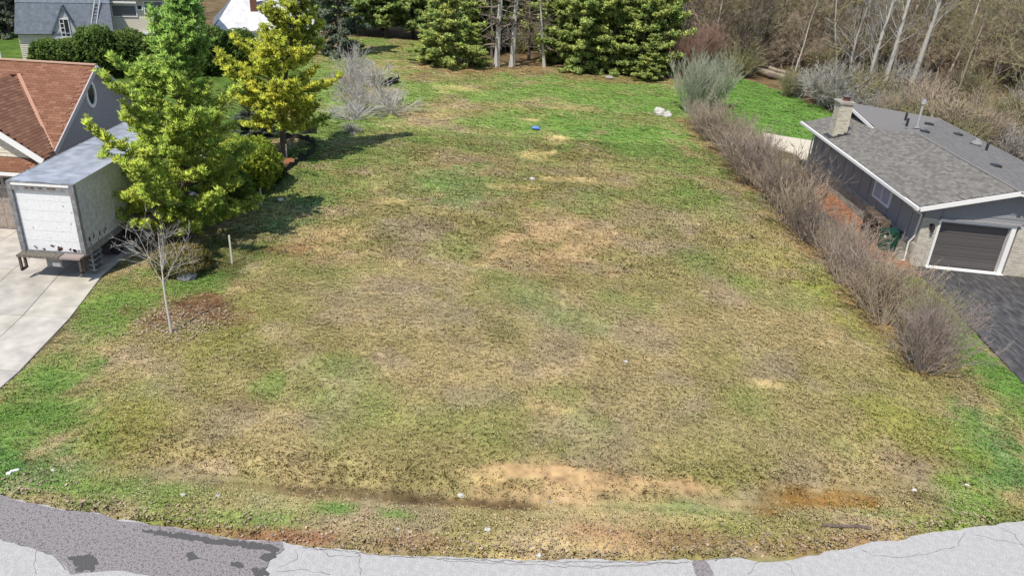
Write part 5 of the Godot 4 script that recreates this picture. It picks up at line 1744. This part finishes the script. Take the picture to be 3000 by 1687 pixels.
	fill(PackedVector2Array([Vector2(17.89, -57.14), Vector2(22.5, -55.3), Vector2(22.5, -48), Vector2(18, -48), Vector2(17.16, -54.07)]), "none")
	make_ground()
	street_and_drives()

	# ---- buildings
	right_house()
	left_house()
	far_buildings()
	truck_box()
	wheelie_bin()
	woodpile()

	# ---- evergreens
	var pine_tuft := tuft_mesh(22, 0.20, 0.028, 1)
	var cedar_tuft := tuft_mesh(15, 0.22, 0.045, 2, 0.35)
	var spruce_tuft := tuft_mesh(16, 0.24, 0.035, 3, 0.3)
	var pine_o := {"taper": 0.75, "short": 0.5, "upright": 0.9, "wave": 0.32, "whorl": 9, "gap": 0.20, "step": 0.52, "rise_low": -0.12, "rise_top": 0.9, "curl": 0.5, "clear": 0.28, "shoots": 8, "shoot": 0.62, "per": 2, "size": 1.05, "trunk": 0.17}
	pine_o.lean = Vector3(0.11, 0, 0)
	var p1 := evergreen("pine_tree", "tall bushy pine, yellow-green below and darker on top, right of the truck box", 36, 9.9, 4.35, 0.8, pine_o, pine_tuft, [Color(0.54, 0.70, 0.14), Color(0.76, 0.84, 0.16), Color(0.36, 0.60, 0.16)])
	p1.position = on(-14.35, -31.3)
	pine_o.lean = Vector3(0.24, 0, 0)
	pine_o.taper = 1.3
	var p2 := evergreen("pine_tree", "golden yellow-green pine with a bare lower trunk behind the fence", 57, 12.0, 3.9, 1.9, pine_o, pine_tuft, [Color(0.60, 0.70, 0.12), Color(0.86, 0.86, 0.14), Color(0.54, 0.64, 0.13)])
	p2.position = on(-13.9, -44.1)
	var ced_o := {"taper": 0.65, "whorl": 8, "gap": 0.14, "step": 0.62, "short": 0.4, "wave": 0.5, "upright": 0.3, "rise_low": -0.2, "rise_top": 0.8, "curl": 0.1, "clear": 0.3, "shoots": 6, "shoot": 0.65, "per": 3, "size": 1.15, "trunk": 0.2}
	var warm := [Color(0.46, 0.60, 0.19), Color(0.74, 0.80, 0.25)]
	var cool := [Color(0.36, 0.53, 0.18), Color(0.62, 0.72, 0.24)]
	var c1 := evergreen("evergreen_tree", "yellow-green evergreen at the left of the two pale trunks, its boughs sweeping the grass", 71, 9.0, 3.0, 0.35, ced_o, cedar_tuft, warm)
	c1.position = on(-7.6, -76.8)
	var c2 := evergreen("evergreen_tree", "evergreen in the shady row at the back of the lawn", 72, 12.0, 2.9, 1.4, ced_o, cedar_tuft, cool, "evergreens in the back row")
	c2.position = on(-19.0, -93.5)
	var row := "evergreens in the back row"
	var rl := "evergreen in the shady row at the back of the lawn"
	for a in [[-16.3, -93.0, 1.0, 0.5], [-13.4, -94.2, 1.08, 2.0], [-10.6, -93.0, 0.95, 4.0], [-8.2, -91.0, 1.0, 1.0], [-21.8, -95.5, 1.15, 3.0], [-11.9, -98.0, 1.2, 5.0], [-17.8, -99.0, 1.2, 2.6], [-5.4, -88.0, 1.05, 0.2], [-25.0, -97.0, 1.1, 1.4]]:
		copy(c2, "evergreen_tree", on(a[0], a[1]), a[3], Vector3.ONE * a[2], rl, row)
	var c3 := evergreen("evergreen_tree", "large dark evergreen clump right of the pale trunks", 73, 13.0, 3.2, 0.6, ced_o, cedar_tuft, [Color(0.40, 0.54, 0.17), Color(0.70, 0.77, 0.24)])
	c3.position = on(5.6, -78.6)
	var rc := "evergreen in the clump right of the pale trunks"
	for a in [[8.6, -79.2, 0.95, 1.0], [11.2, -77.9, 0.9, 2.5], [3.6, -83.0, 1.0, 4.0], [10.0, -83.5, 1.1, 0.3], [6.6, -84.5, 1.1, 5.2], [-5.0, -86.0, 1.0, 3.4]]:
		copy(c3, "evergreen_tree", on(a[0], a[1]), a[3], Vector3.ONE * a[2], rc, "evergreens right of the pale trunks")
	c3.set_meta("group", "evergreens right of the pale trunks")
	c3.set_meta("label", rc)
	copy(c1, "evergreen_tree", on(12.0, -76.4), 2.2, Vector3(0.62, 0.45, 0.62), "low bright evergreen at the right end of the clump")
	copy(c1, "evergreen_tree", on(-4.9, -78.2), 4.4, Vector3(0.5, 0.42, 0.5), "small yellow-green evergreen just left of the pale trunks")
	for a in [[-1.2, -91.0, 1.0, 0.8], [2.4, -94.0, 1.15, 2.9], [-3.4, -92.5, 1.1, 4.6], [0.6, -97.0, 1.2, 1.7], [13.6, -83.0, 1.0, 3.3]]:
		copy(c3, "evergreen_tree", on(a[0], a[1]), a[3], Vector3.ONE * a[2], rc if a[0] > 5.0 else "evergreen deep in the shade behind the pale trunks", "evergreens right of the pale trunks" if a[0] > 5.0 else "evergreens behind the pale trunks")
	copy(c1, "evergreen_tree", on(-8.9, -78.4), 3.1, Vector3(0.85, 0.7, 0.85), "evergreen at the left flank of the clump before the back row")
	copy(c1, "evergreen_tree", on(13.8, -79.4), 1.2, Vector3(0.9, 1.35, 0.9), "tall evergreen at the right edge of the clump, beside the brown woods")
	var sp_o := ced_o.duplicate()
	sp_o.rise_low = -0.3
	var sp := evergreen("spruce_tree", "dark blue-grey spruce behind the golden pine", 81, 14.0, 2.6, 0.8, sp_o, spruce_tuft, [Color(0.16, 0.21, 0.15), Color(0.32, 0.38, 0.26)])
	sp.position = on(-18.6, -79.5)
	for a in [[-52.0, -78.0, 0.9, 1.0], [-48.5, -84.0, 1.0, 2.0], [-56.0, -86.0, 1.1, 3.0], [-50.5, -92.0, 1.1, 4.0]]:
		copy(sp, "spruce_tree", on(a[0], a[1]), a[3], Vector3.ONE * a[2], "dark spruce behind the far grey-roofed house", "dark spruces behind the far houses")
	var s2 := copy(sp, "spruce_tree", on(-16.9, -48.3), 1.0, Vector3(0.62, 0.24, 0.62), "low dark spruce boughs under the golden pine, at its left")
	s2.position.y -= 0.1
	# two pale dead-branched trunks and a thin third
	var dead := {"wander": 0.14, "up": -0.01, "spread": 1.45, "ratio": 0.45, "from": 0.12, "thin": 0.014, "kids": [6, 3, 0], "first": 46, "reach": 0.17, "lean": 0.02}
	for a in [["dark dead-branched spruce in the shade between the pale trunks and the right clump", 0.3, -83.5, 13.0, 0.15, 92], ["dark dead-branched spruce standing left behind the pale pair", -3.6, -84.0, 13.0, 0.15, 92], ["pale bare trunk of a dead-branched spruce, left of the pair", -2.85, -78.3, 15.0, 0.31, 91], ["pale bare trunk of a dead-branched spruce, right of the pair", -1.35, -78.9, 15.0, 0.29, 91], ["thinner leaning grey trunk right of the pale pair", 1.9, -79.9, 11.0, 0.17, 93]]:
		dead.lean = 0.0 if a[5] < 93 else -0.12
		var t := bare_tree("spruce_tree", a[0], a[5], a[3], a[4], "pale_bark" if a[1] != 0.3 and a[1] != -3.6 else "dark_twig", "dark_twig", dead)
		t.position = on(a[1], a[2])
	# hedge before the far houses
	var hd := round_shrub("evergreen_hedge_shrub", "dark evergreen hedge shrub before the far houses", 101, 1.5, 3.0, 3600, cedar_tuft, 0.85, [Color(0.11, 0.19, 0.05), Color(0.23, 0.33, 0.08)])
	hd.set_meta("group", "hedge before the far houses")
	hd.position = on(-37.5, -62.0)
	for k in 7:
		copy(hd, "evergreen_hedge_shrub", on(-36.0 + k * 1.9, -62.4 - k * 0.9 + (k % 2) * 0.5), k * 1.3, Vector3(1.1, 1.0 + 0.12 * ((k * 3) % 4), 1.1), "dark evergreen hedge shrub before the far houses", "hedge before the far houses")
	# shrubs by the silt fence
	var arb := round_shrub("evergreen_shrub", "bushy yellow-green evergreen shrub between the pine and the silt fence", 111, 1.75, 2.7, 4200, cedar_tuft, 0.75, [Color(0.32, 0.44, 0.06), Color(0.52, 0.60, 0.08)])
	arb.position = on(-14.0, -38.2)
	var dk := round_shrub("round_shrub", "rounded dark green shrub beside the white stake at the lawn edge", 112, 0.95, 1.75, 2600, spruce_tuft, 0.5, [Color(0.12, 0.20, 0.04), Color(0.27, 0.37, 0.06)])
	dk.position = on(-13.6, -35.3)
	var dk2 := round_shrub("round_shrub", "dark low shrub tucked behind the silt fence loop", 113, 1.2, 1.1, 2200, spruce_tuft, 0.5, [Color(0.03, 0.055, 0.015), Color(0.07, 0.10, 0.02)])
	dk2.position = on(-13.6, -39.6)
	var low := round_shrub("low_shrub", "low mottled olive shrub under the pine, behind the bare sapling", 114, 1.15, 0.95, 2200, spruce_tuft, 0.5, [Color(0.20, 0.215, 0.06), Color(0.36, 0.30, 0.11)])
	low.position = on(-13.2, -27.9)
	rock("boulder", "dark grey boulder beside the low olive shrub", on(-12.75, -27.2, -0.05), 0.38, 0.28, 0.3, 5, "grey_metal")

	# ---- leafless plants
	var sap_o := {"wander": 0.16, "up": 0.10, "spread": 0.85, "ratio": 0.62, "from": 0.34, "thin": 0.006, "kids": [0, 5, 3], "first": 13, "reach": 0.60}
	var sap := bare_tree("sapling", "bare grey sapling standing in a ring of dark mulch", 121, 3.7, 0.05, "sapling_twig", "sapling_twig", sap_o)
	sap.position = on(-11.6, -23.05)
	var stem := {"wander": 0.17, "up": 0.07, "spread": 0.6, "ratio": 0.52, "from": 0.25, "thin": 0.0085, "kids": [6, 3], "stem": 0.018}
	var hedge_label := "brown leafless shrub in the row between the lot and the grey ranch house"
	var hg := "bare shrubs in the row"
	var protos := []
	for a in [[131, "brown_twig"], [132, "purple_twig"], [133, "brown_twig"], [134, "brown_twig"], [135, "dark_twig"]]:
		protos.append(bare_shrub("bare_shrub", hedge_label, a[0], 2.2, 0.9, 29, a[1], stem, hg))
	var k2 := 0
	var zz := -59.5
	var r := RandomNumberGenerator.new()
	r.seed = 140
	while zz < -26.0:
		var f := (zz + 59.5) / 34.0
		var at := on(lerpf(13.3, 15.1, f) + r.randf_range(-0.5, 0.4), zz)
		if k2 < protos.size():
			protos[k2].position = at
		else:
			copy(protos[(k2 * 3 + r.randi_range(0, 1)) % protos.size()], "bare_shrub", at, r.randf() * TAU, Vector3(r.randf_range(1.0, 1.25), r.randf_range(0.8, 1.3), r.randf_range(1.0, 1.3)) * r.randf_range(0.9, 1.4) * (0.90 if zz > -38.0 else 1.15), hedge_label, hg)
		k2 += 1
		zz += r.randf_range(0.8, 1.5)
	var near := bare_shrub("bare_shrub", "fan-shaped leafless shrub at the near end of the row, nearest the street", 151, 3.0, 0.8, 74, "purple_twig", stem)
	near.position = on(14.5, -23.6)
	var near2 := bare_shrub("bare_shrub", "olive-tinted leafless shrub just behind the nearest one of the row", 152, 2.5, 0.8, 60, "olive_twig", stem)
	near2.position = on(15.3, -25.6)
	var wil := {"wander": 0.10, "up": 0.12, "spread": 0.42, "ratio": 0.5, "from": 0.3, "thin": 0.017, "kids": [7, 3], "stem": 0.035}
	var wl := bare_shrub("willow_shrub", "big rounded pale grey-green willow shrub at the far end of the row", 161, 4.6, 0.6, 80, "sage_twig" if M.has("sage_twig") else "olive_twig", wil)
	mat("sage_twig", Color(0.36, 0.38, 0.27), 0.9)
	(wl.get_child(0) as MeshInstance3D).material_override = M["sage_twig"]
	wl.position = on(13.7, -63.0)
	var wl2 := copy(wl, "willow_shrub", on(15.6, -65.0), 2.0, Vector3(0.9, 0.95, 0.9), "second willow shrub, right behind the big rounded one")
	var red := bare_shrub("red_twig_shrub", "reddish leafless thicket between the dark evergreens and the willow shrub", 162, 4.5, 0.5, 90, "red_twig", wil)
	red.position = on(15.6, -78.5)
	copy(red, "red_twig_shrub", on(18.2, -82.0), 1.4, Vector3(1, 1.1, 1), "reddish leafless thicket at the edge of the woods, behind the willow shrub")
	# grey arching shrubs at the left of the lawn
	var arch := {"wander": 0.2, "up": -0.05, "spread": 0.5, "ratio": 0.55, "from": 0.2, "thin": 0.017, "kids": [6, 2], "stem": 0.03}
	var g1 := bare_shrub("grey_shrub", "pale grey arching leafless shrub beside the golden pine", 171, 2.6, 1.3, 30, "silver_twig", arch)
	g1.position = on(-12.3, -56.5)
	copy(g1, "grey_shrub", on(-10.6, -59.3), 1.9, Vector3(1.0, 0.75, 1.0), "low pale grey shrub spilling onto the lawn, rightmost of the grey ones")
	copy(g1, "grey_shrub", on(-13.6, -62.5), 4.0, Vector3(1.0, 1.25, 1.0), "taller grey leafless shrub behind the arching one")
	copy(g1, "grey_shrub", on(-15.0, -68.5), 0.7, Vector3(1.0, 1.35, 1.0), "tallest grey leafless shrub, farthest back beside the golden pine")
	for a in [[-11.9, -53.8, 0.6, 2.6, "low pale grey shrub nearest to the silt fence, just beyond its brush heap"], [-9.5, -56.6, 0.62, 5.1, "low pale grey shrub farthest out on the lawn, front right of the grey ones"], [-12.4, -65.5, 0.95, 3.2, "grey leafless shrub behind the torn silt fence remnant"]]:
		copy(g1, "grey_shrub", on(a[0], a[1]), a[3], Vector3(1.15, a[2], 1.15), a[4])
	var brush := bare_shrub("brush_pile", "whitish heap of cut brush beside the silt fence", 173, 0.9, 2.2, 30, "grey_twig", arch)
	brush.set_meta("category", "brush pile")
	brush.position = on(-11.3, -50.6)

	# ---- the woods on the right and behind
	var wd := {"wander": 0.20, "up": 0.05, "spread": 0.85, "ratio": 0.55, "from": 0.10, "thin": 0.019, "kids": [0, 6, 4, 2], "first": 24, "reach": 0.34}
	var wl_label := "leafless tree among the brown woods"
	var wg := "leafless trees of the woods"
	var woods := []
	for a in [[201, 13.0, 0.13, "bare_bark", "olive_twig"], [202, 15.0, 0.16, "bare_bark", "brown_twig"], [203, 12.0, 0.12, "pale_bark", "olive_twig"], [204, 14.0, 0.15, "pine_bark", "dark_twig"], [205, 11.0, 0.11, "pale_bark", "brown_twig"], [206, 16.0, 0.18, "pale_bark", "grey_twig"], [207, 12.5, 0.12, "bare_bark", "olive_twig"]]:
		wd.lean = [0.06, -0.08, 0.1, 0.0, -0.05, 0.04, 0.12][a[0] - 201]
		woods.append(bare_tree("bare_tree", wl_label, a[0], a[1], a[2], a[3], a[4], wd, wg))
	var placed := 0
	var tries := 0
	var taken := []
	while placed < 215 and tries < 9000:
		tries += 1
		var x := r.randf_range(-30.0, 88.0)
		var z := -r.randf_range(58.0, 135.0)
		if placed >= 120:
			x = r.randf_range(16.0, 60.0); z = -r.randf_range(80.0, 100.0)
		var lim := -83.5
		if x > 20.0:
			lim = lerpf(-84.0, -73.0, clampf((x - 20.0) / 6.0, 0.0, 1.0))
		if x > 26.0:
			lim = lerpf(-73.0, -54.0, clampf((x - 26.0) / 8.0, 0.0, 1.0))
		if x < 14.0:
			lim = -88.0
		if x < -8.0:
			lim = -103.0
		if z > lim or x < -0.55 * -z or Vector2(x - 26.2, z + 79.5).length() < 3.5:
			continue
		var ok := true
		for q in taken:
			if q.distance_squared_to(Vector2(x, z)) < 3.2:
				ok = false
				break
		if not ok:
			continue
		taken.append(Vector2(x, z))
		var sc := r.randf_range(0.8, 1.2)
		if placed < woods.size():
			woods[placed].position = on(x, z)
		else:
			copy(woods[r.randi() % woods.size()], "bare_tree", on(x, z), r.randf() * TAU, Vector3.ONE * sc, wl_label, wg)
		placed += 1
	for k in 16:
		copy(woods[3], "bare_tree", on(-46.0 - (k % 4) * 5.5 + r.randf_range(-2, 2), -78.0 - (k / 4) * 7.0 + r.randf_range(-2, 2)), r.randf() * TAU, Vector3.ONE * r.randf_range(0.8, 1.1), "leafless dark tree behind the far grey-roofed house", "dark trees behind the far houses")
	# brush beneath them
	var us := {"wander": 0.22, "up": 0.05, "spread": 0.7, "ratio": 0.55, "from": 0.15, "thin": 0.018, "kids": [7, 3], "stem": 0.03}
	var under := []
	var ul := "leafless underbrush at the edge of and within the brown woods"
	for a in [[221, "brown_twig"], [222, "olive_twig"], [223, "grey_twig"], [224, "brown_twig"], [225, "olive_twig"]]:
		under.append(bare_shrub("underbrush_shrub", ul, a[0], 3.0, 0.8, 36, a[1], us, "underbrush of the woods"))
	placed = 0
	tries = 0
	while placed < 270 and tries < 12000:
		tries += 1
		var x := r.randf_range(-6.0, 62.0)
		var z := -r.randf_range(50.0, 112.0)
		var lim := -82.0
		if x > 20.0:
			lim = lerpf(-83.0, -70.0, clampf((x - 20.0) / 5.0, 0.0, 1.0))
		if x > 25.0:
			lim = lerpf(-70.0, -50.0, clampf((x - 25.0) / 7.0, 0.0, 1.0))
		if x < 14.0:
			lim = -86.0
		if z > lim or (placed < 190 and z < lim - 13.0) or Vector2(x - 25.6, z + 78.6).length() < 4.2:
			continue
		if placed < under.size():
			under[placed].position = on(x, z)
		else:
			copy(under[r.randi() % under.size()], "underbrush_shrub", on(x, z), r.randf() * TAU, Vector3.ONE * r.randf_range(0.7, 1.45), ul, "underbrush of the woods")
		placed += 1
	# pale birches that stand out
	var bo := {"wander": 0.22, "up": 0.08, "spread": 0.6, "ratio": 0.5, "from": 0.22, "thin": 0.016, "kids": [0, 5, 3], "first": 26, "reach": 0.2}
	for a in [["slender pale birch trunk behind the ranch house, leftmost of three", 29.6, -68.5, 16.0, 0.20, 0.04, 241], ["mottled birch trunk, middle one of the three", 32.6, -72.0, 16.0, 0.25, 0.03, 242], ["bright white leaning birch trunk, rightmost of the three", 34.6, -71.8, 16.0, 0.29, 0.10, 243], ["thin pale trunk beside the chimney of the ranch house", 28.2, -69.5, 15.0, 0.13, 0.03, 244], ["pale leaning trunk at the right edge, beyond the ranch roof", 39.5, -57.0, 13.0, 0.14, 0.28, 245]]:
		bo.lean = a[5]
		var t := bare_tree("birch_tree", a[0], a[6], a[3], a[4], "birch", "grey_twig", bo)
		t.position = on(a[1], a[2])
	# fallen trunks and a broken stump at the lawn's end
	var logs := [["long pale fallen trunk at the end of the far lawn", Vector3(24.0, 0.45, -82.6), Vector3(28.4, 0.35, -77.2), 0.34, "log_pale"], ["dark fallen trunk lying against the pale one", Vector3(24.8, 0.3, -81.2), Vector3(28.9, 0.25, -77.6), 0.26, "log_wood"], ["short pale log lying across the fallen trunks", Vector3(25.2, 0.85, -82.8), Vector3(27.0, 0.75, -79.6), 0.24, "log_pale"]]
	var ls := 0
	for a in logs:
		var g := Geo.new()
		var p := PackedVector3Array()
		var rr := PackedFloat32Array()
		for k in 7:
			var f := k / 6.0
			p.append((a[1] as Vector3).lerp(a[2], f) + jitter(r) * 0.08 - a[1])
			rr.append(a[3] * (1.0 - 0.35 * f) * r.randf_range(0.88, 1.12))
		g.tube(p, rr, 9, true)
		for k in 3:
			var q := p[2 + k]
			g.tube(PackedVector3Array([q, q + Vector3(r.randf_range(-0.4, 0.4), r.randf_range(0.3, 0.8), r.randf_range(-0.3, 0.3))]), PackedFloat32Array([0.07, 0.03]), 5, true)
		var o := obj("fallen_log", g, M[a[4]])
		o.position = a[1]
		tag(o, a[0], "log")
		ls += 1
	var sg := Geo.new()
	sg.tube(PackedVector3Array([Vector3(0, -0.1, 0), Vector3(0.05, 0.8, 0), Vector3(-0.1, 1.6, 0.05), Vector3(0.15, 2.2, 0)]), PackedFloat32Array([0.42, 0.3, 0.26, 0.05]), 9, true)
	sg.tube(PackedVector3Array([Vector3(-0.15, 0.7, 0), Vector3(-0.5, 1.5, 0.1), Vector3(-0.55, 2.3, 0.1)]), PackedFloat32Array([0.2, 0.14, 0.04]), 7, true)
	var stp := obj("broken_stump", sg, M["log_pale"])
	stp.position = on(23.0, -82.4)
	tag(stp, "broken splintered stump at the left end of the fallen trunks", "stump")

	# ---- small things on the lot
	stake("survey_stake", "white survey stake on the grass right of the bare sapling", -11.53, -28.79, 1.25, 0.033)
	stake("survey_stake", "white survey stake standing in front of the silt fence loop", -13.06, -39.66, 1.0, 0.04)
	stake("survey_stake", "white survey stake beside the rounded dark shrub", -12.55, -35.8, 0.9, 0.03)
	stake("survey_stake", "thin pale stake inside the silt fence loop, by the orange soil", -13.69, -44.0, 0.8, 0.04)
	silt_fence("silt_fence", "slumped black silt fence curving round the foot of the golden pine", [Vector2(-13.14, -39.85), Vector2(-13.18, -40.70), Vector2(-12.97, -41.63), Vector2(-12.85, -43.47), Vector2(-12.46, -44.63), Vector2(-12.42, -45.68), Vector2(-12.80, -46.87), Vector2(-13.41, -47.77), Vector2(-14.13, -48.09), Vector2(-14.53, -48.18), Vector2(-14.90, -47.71)], 0.42, 0.06, 3)
	silt_fence("silt_fence", "torn pointed flaps of black silt fence by the brush heap", [Vector2(-14.44, -49.41), Vector2(-14.02, -49.41), Vector2(-13.81, -49.77), Vector2(-13.39, -49.67)], 0.75, 0.12, 5)
	silt_fence("silt_fence", "black silt fence remnant with a raised corner, far back on the lawn", [Vector2(-12.04, -66.15), Vector2(-11.53, -66.13), Vector2(-11.20, -66.75), Vector2(-10.85, -67.75)], 0.75, 0.10, 8)
	var og := Geo.new()
	og.slab(ragged([Vector2(-13.68, -43.29), Vector2(-13.44, -43.91), Vector2(-12.96, -43.44), Vector2(-12.97, -42.64), Vector2(-13.42, -42.62)], 0.04, 0.2, 3), 0.07, -0.1)
	var os := obj("orange_soil", og, M["orange_soil"])
	tag(os, "patch of orange soil inside the silt fence loop", "soil")
	var mound := obj("gravel_pile", rock_geo(9, 2.2, 0.9, 2.4), M["gravel_pile"])
	mound.position = on(-17.7, -43.0, -0.55)
	tag(mound, "pale tan gravel pile half hidden behind the pine", "gravel pile")
	rock("rock", "large white rock left of the willow shrub at the end of the row", on(10.8, -61.4, -0.12), 0.50, 0.42, 0.42, 21, "white_stone")
	rock("rock", "smaller white rock leaning on the large one beside the willow shrub", on(11.35, -61.0, -0.1), 0.34, 0.30, 0.3, 22, "white_stone")
	var bl := Geo.new()
	bl.tube(PackedVector3Array([Vector3(-0.3, 0.1, 0), Vector3(-0.2, 0.14, 0), Vector3(0.12, 0.15, 0.04), Vector3(0.3, 0.1, 0.02)]), PackedFloat32Array([0.03, 0.13, 0.14, 0.04]), 8, true)
	var bb := obj("plastic_bag", bl, M["blue_plastic"])
	bb.position = on(1.0, -54.1)
	tag(bb, "small crumpled blue plastic bag on the green lawn", "bag")
	var stones := [["pale rock on the straw patch in mid lot", Vector2(0.76, -42.63), 0.16, "white_stone"], ["pale flat rock at the foot of the far evergreens", Vector2(8.06, -75.52), 0.4, "stone"], ["pale stone near the kerb below the sandy patch", Vector2(-0.24, -14.50), 0.075, "white_stone"], ["long pale stone at the left end of the sandy patch", Vector2(-1.00, -15.89), 0.09, "white_stone"], ["tan stone at the dark ditch on the left", Vector2(-7.09, -15.17), 0.07, "stone"], ["pale stone left of the tan one by the ditch", Vector2(-7.94, -15.09), 0.06, "white_stone"], ["small pale stone alone on the lower right grass", Vector2(4.03, -22.90), 0.07, "white_stone"], ["pale stone at the foot of the nearest bare shrub", Vector2(14.39, -24.26), 0.09, "white_stone"],
		["pale stone at the left end of the rusty patch on the right", Vector2(11.40, -17.11), 0.07, "white_stone"], ["pale stone on the verge at the middle of the street edge", Vector2(1.01, -13.76), 0.07, "white_stone"], ["tan stone in the pinkish soil", Vector2(1.33, -15.86), 0.055, "stone"], ["small pale stone beside the clump of green by the ditch", Vector2(-2.41, -14.33), 0.05, "stone"], ["pale stone lying in the left end of the driveway grass", Vector2(-11.55, -15.69), 0.05, "white_stone"], ["pale stone at the corner of the silt fence on the lawn", Vector2(-11.87, -36.64), 0.16, "white_stone"], ["pale stone in the green near the back of the lot", Vector2(0.35, -42.55), 0.10, "stone"], ["weathered stone on the grass at the far right verge", Vector2(12.96, -17.39), 0.06, "white_stone"]]
	for a in stones:
		var p: Vector2 = a[1]
		rock("stone", a[0], on(p.x, p.y, -0.01), a[2] * 1.0, a[2] * 0.5, a[2] * 0.85, int(p.x * 37.0), a[3])
	var lit := Geo.new()
	lit.cbox(Vector3(-0.14, 0.02, -0.03), Vector3(0.14, 0.07, 0.03), 0.02)
	lit.obox(Vector3(-0.17, 0.04, 0.09), Vector3(0.06, 0, 0.02), Vector3(0, 0.03, 0), Vector3(-0.02, 0, 0.05))
	var lt := obj("paper_litter", lit, M["white_plastic"])
	lt.position = on(-12.43, -15.53)
	lt.rotation.y = 0.5
	lt.scale = Vector3.ONE * 0.75
	tag(lt, "crumpled white litter on the bright green grass at the left edge", "litter")
	var stk := obj("fallen_branch", tube_geo([Vector3(-0.6, 0.03, 0), Vector3(-0.2, 0.05, 0.03), Vector3(0.25, 0.04, -0.02), Vector3(0.62, 0.03, 0.02)], 0.045, 7), M["log_wood"])
	stk.position = on(8.85, -15.35)
	tag(stk, "dark fallen branch lying parallel to the street on the right verge", "branch")
	for a in [["pale broken paving piece leaning by the downspout", 17.98, -34.0, 0.5], ["second paving piece nearest the downspout foot", 18.0, -33.62, -0.3]]:
		var g := Geo.new()
		g.obox(Vector3(0, 0.24, 0), Vector3(0.2, 0, 0), Vector3(0.06, 0.22, 0), Vector3(0, 0, 0.04))
		var o := obj("paving_piece", g, M["stone"])
		o.position = Vector3(a[1], 0.05, a[2])
		o.rotation.y = a[3]
		tag(o, a[0], "paving stone")
	var ca := thing("covered_cart", "white covered cart beside the hedge, beyond the brown roof", "cart", on(-40.0, -60.6), 0.3)
	obj("cover", (func(): var g := Geo.new(); g.cbox(Vector3(-0.9, 0.5, -0.5), Vector3(0.5, 1.15, 0.5), 0.15); return g).call(), M["white_plastic"], ca)
	obj("box", (func(): var g := Geo.new(); g.cbox(Vector3(0.55, 0.5, -0.4), Vector3(1.1, 0.95, 0.4), 0.08); return g).call(), M["stone"], ca)
	for s in [-0.6, 0.5]:
		obj("wheel", (func(): var g := Geo.new(); g.cyl(Vector3(s, 0.28, -0.45), Vector3(s, 0.28, 0.45), 0.28, 12); return g).call(), M["rubber"], ca)
	# steps at the far house
	var fs := thing("wooden_steps", "grey wooden steps with a rail beside the far cream house", "steps", on(-43.6, -65.3), deg_to_rad(25))
	for k in 5:
		obj("tread", box_geo(Vector3(-1.4 + k * 0.28, 0.16 * k, -0.5), Vector3(-1.1 + k * 0.28, 0.16 * k + 0.06, 0.5)), M["grey_metal"], fs)
	obj("rail", bar_geo([Vector3(-1.3, 0.75, 0.5), Vector3(0.0, 1.45, 0.5)], 0.07, 0.07), M["white_trim"], fs)
	for s in [-1.3, 0.0]:
		obj("post", box_geo(Vector3(s - 0.05, 0, 0.45), Vector3(s + 0.05, 0.8 + (0.7 if s > -1.0 else 0.0), 0.55)), M["white_trim"], fs)

	# ---- grass, thickest near the camera
	grass("near_grass", "short dry and green grass over the near half of the lot", Rect2(-18, -30, 38, 17), 330.0, 1.0, clump_mesh(11, 0.030, 0.020, 0.09, 1), 301)
	grass("middle_grass", "grass over the middle of the lot", Rect2(-19, -52, 38, 22), 130.0, 1.5, clump_mesh(10, 0.024, 0.019, 0.10, 2), 302)
	grass("far_grass", "grass over the far lawns", Rect2(-24, -93, 54, 41), 36.0, 2.3, clump_mesh(10, 0.017, 0.02, 0.10, 3), 303)
	# fallen leaves along the shrub row, the verge and the woods' edge
	var leaf := Geo.new()
	leaf.quad(Vector3(-0.032, 0.0, 0.022), Vector3(0.032, 0.012, 0.02), Vector3(0.03, 0.018, -0.024), Vector3(-0.028, 0.006, -0.02))
	var spots: Array[Transform3D] = []
	var tints := PackedColorArray()
	while spots.size() < 5000:
		var x := 0.0
		var z := 0.0
		var pick := r.randf()
		if pick < 0.4:
			z = r.randf_range(-60.0, -24.0)
			x = lerpf(13.1, 15.0, (z + 60.0) / 36.0) + r.randfn(0.0, 0.8)
		elif pick < 0.62:
			x = r.randf_range(-14.0, 13.0)
			z = road_z(x) - absf(r.randfn(0.0, 0.45)) - 0.03
		elif pick < 0.8:
			x = -11.5 + r.randfn(0.0, 0.9)
			z = -23.8 + r.randfn(0.0, 0.7)
		else:
			x = r.randf_range(-9.0, 20.0)
			z = -77.5 + r.randfn(0.0, 1.5)
		spots.append(Transform3D(Basis.from_euler(Vector3(r.randf_range(-0.4, 0.4), r.randf() * TAU, r.randf_range(-0.4, 0.4))).scaled(Vector3.ONE * r.randf_range(0.6, 1.3)), on(x, z, 0.03)))
		tints.append(Color(0.32, 0.235, 0.155).lerp(Color(0.21, 0.155, 0.105), r.randf()) * r.randf_range(0.7, 1.4))
	var fl := copies("fallen_leaves", leaf.mesh(), M["chips"], spots, tints, self)
	tag(fl, "brown fallen leaves along the verge, the shrub row and the woods' edge", "leaves")
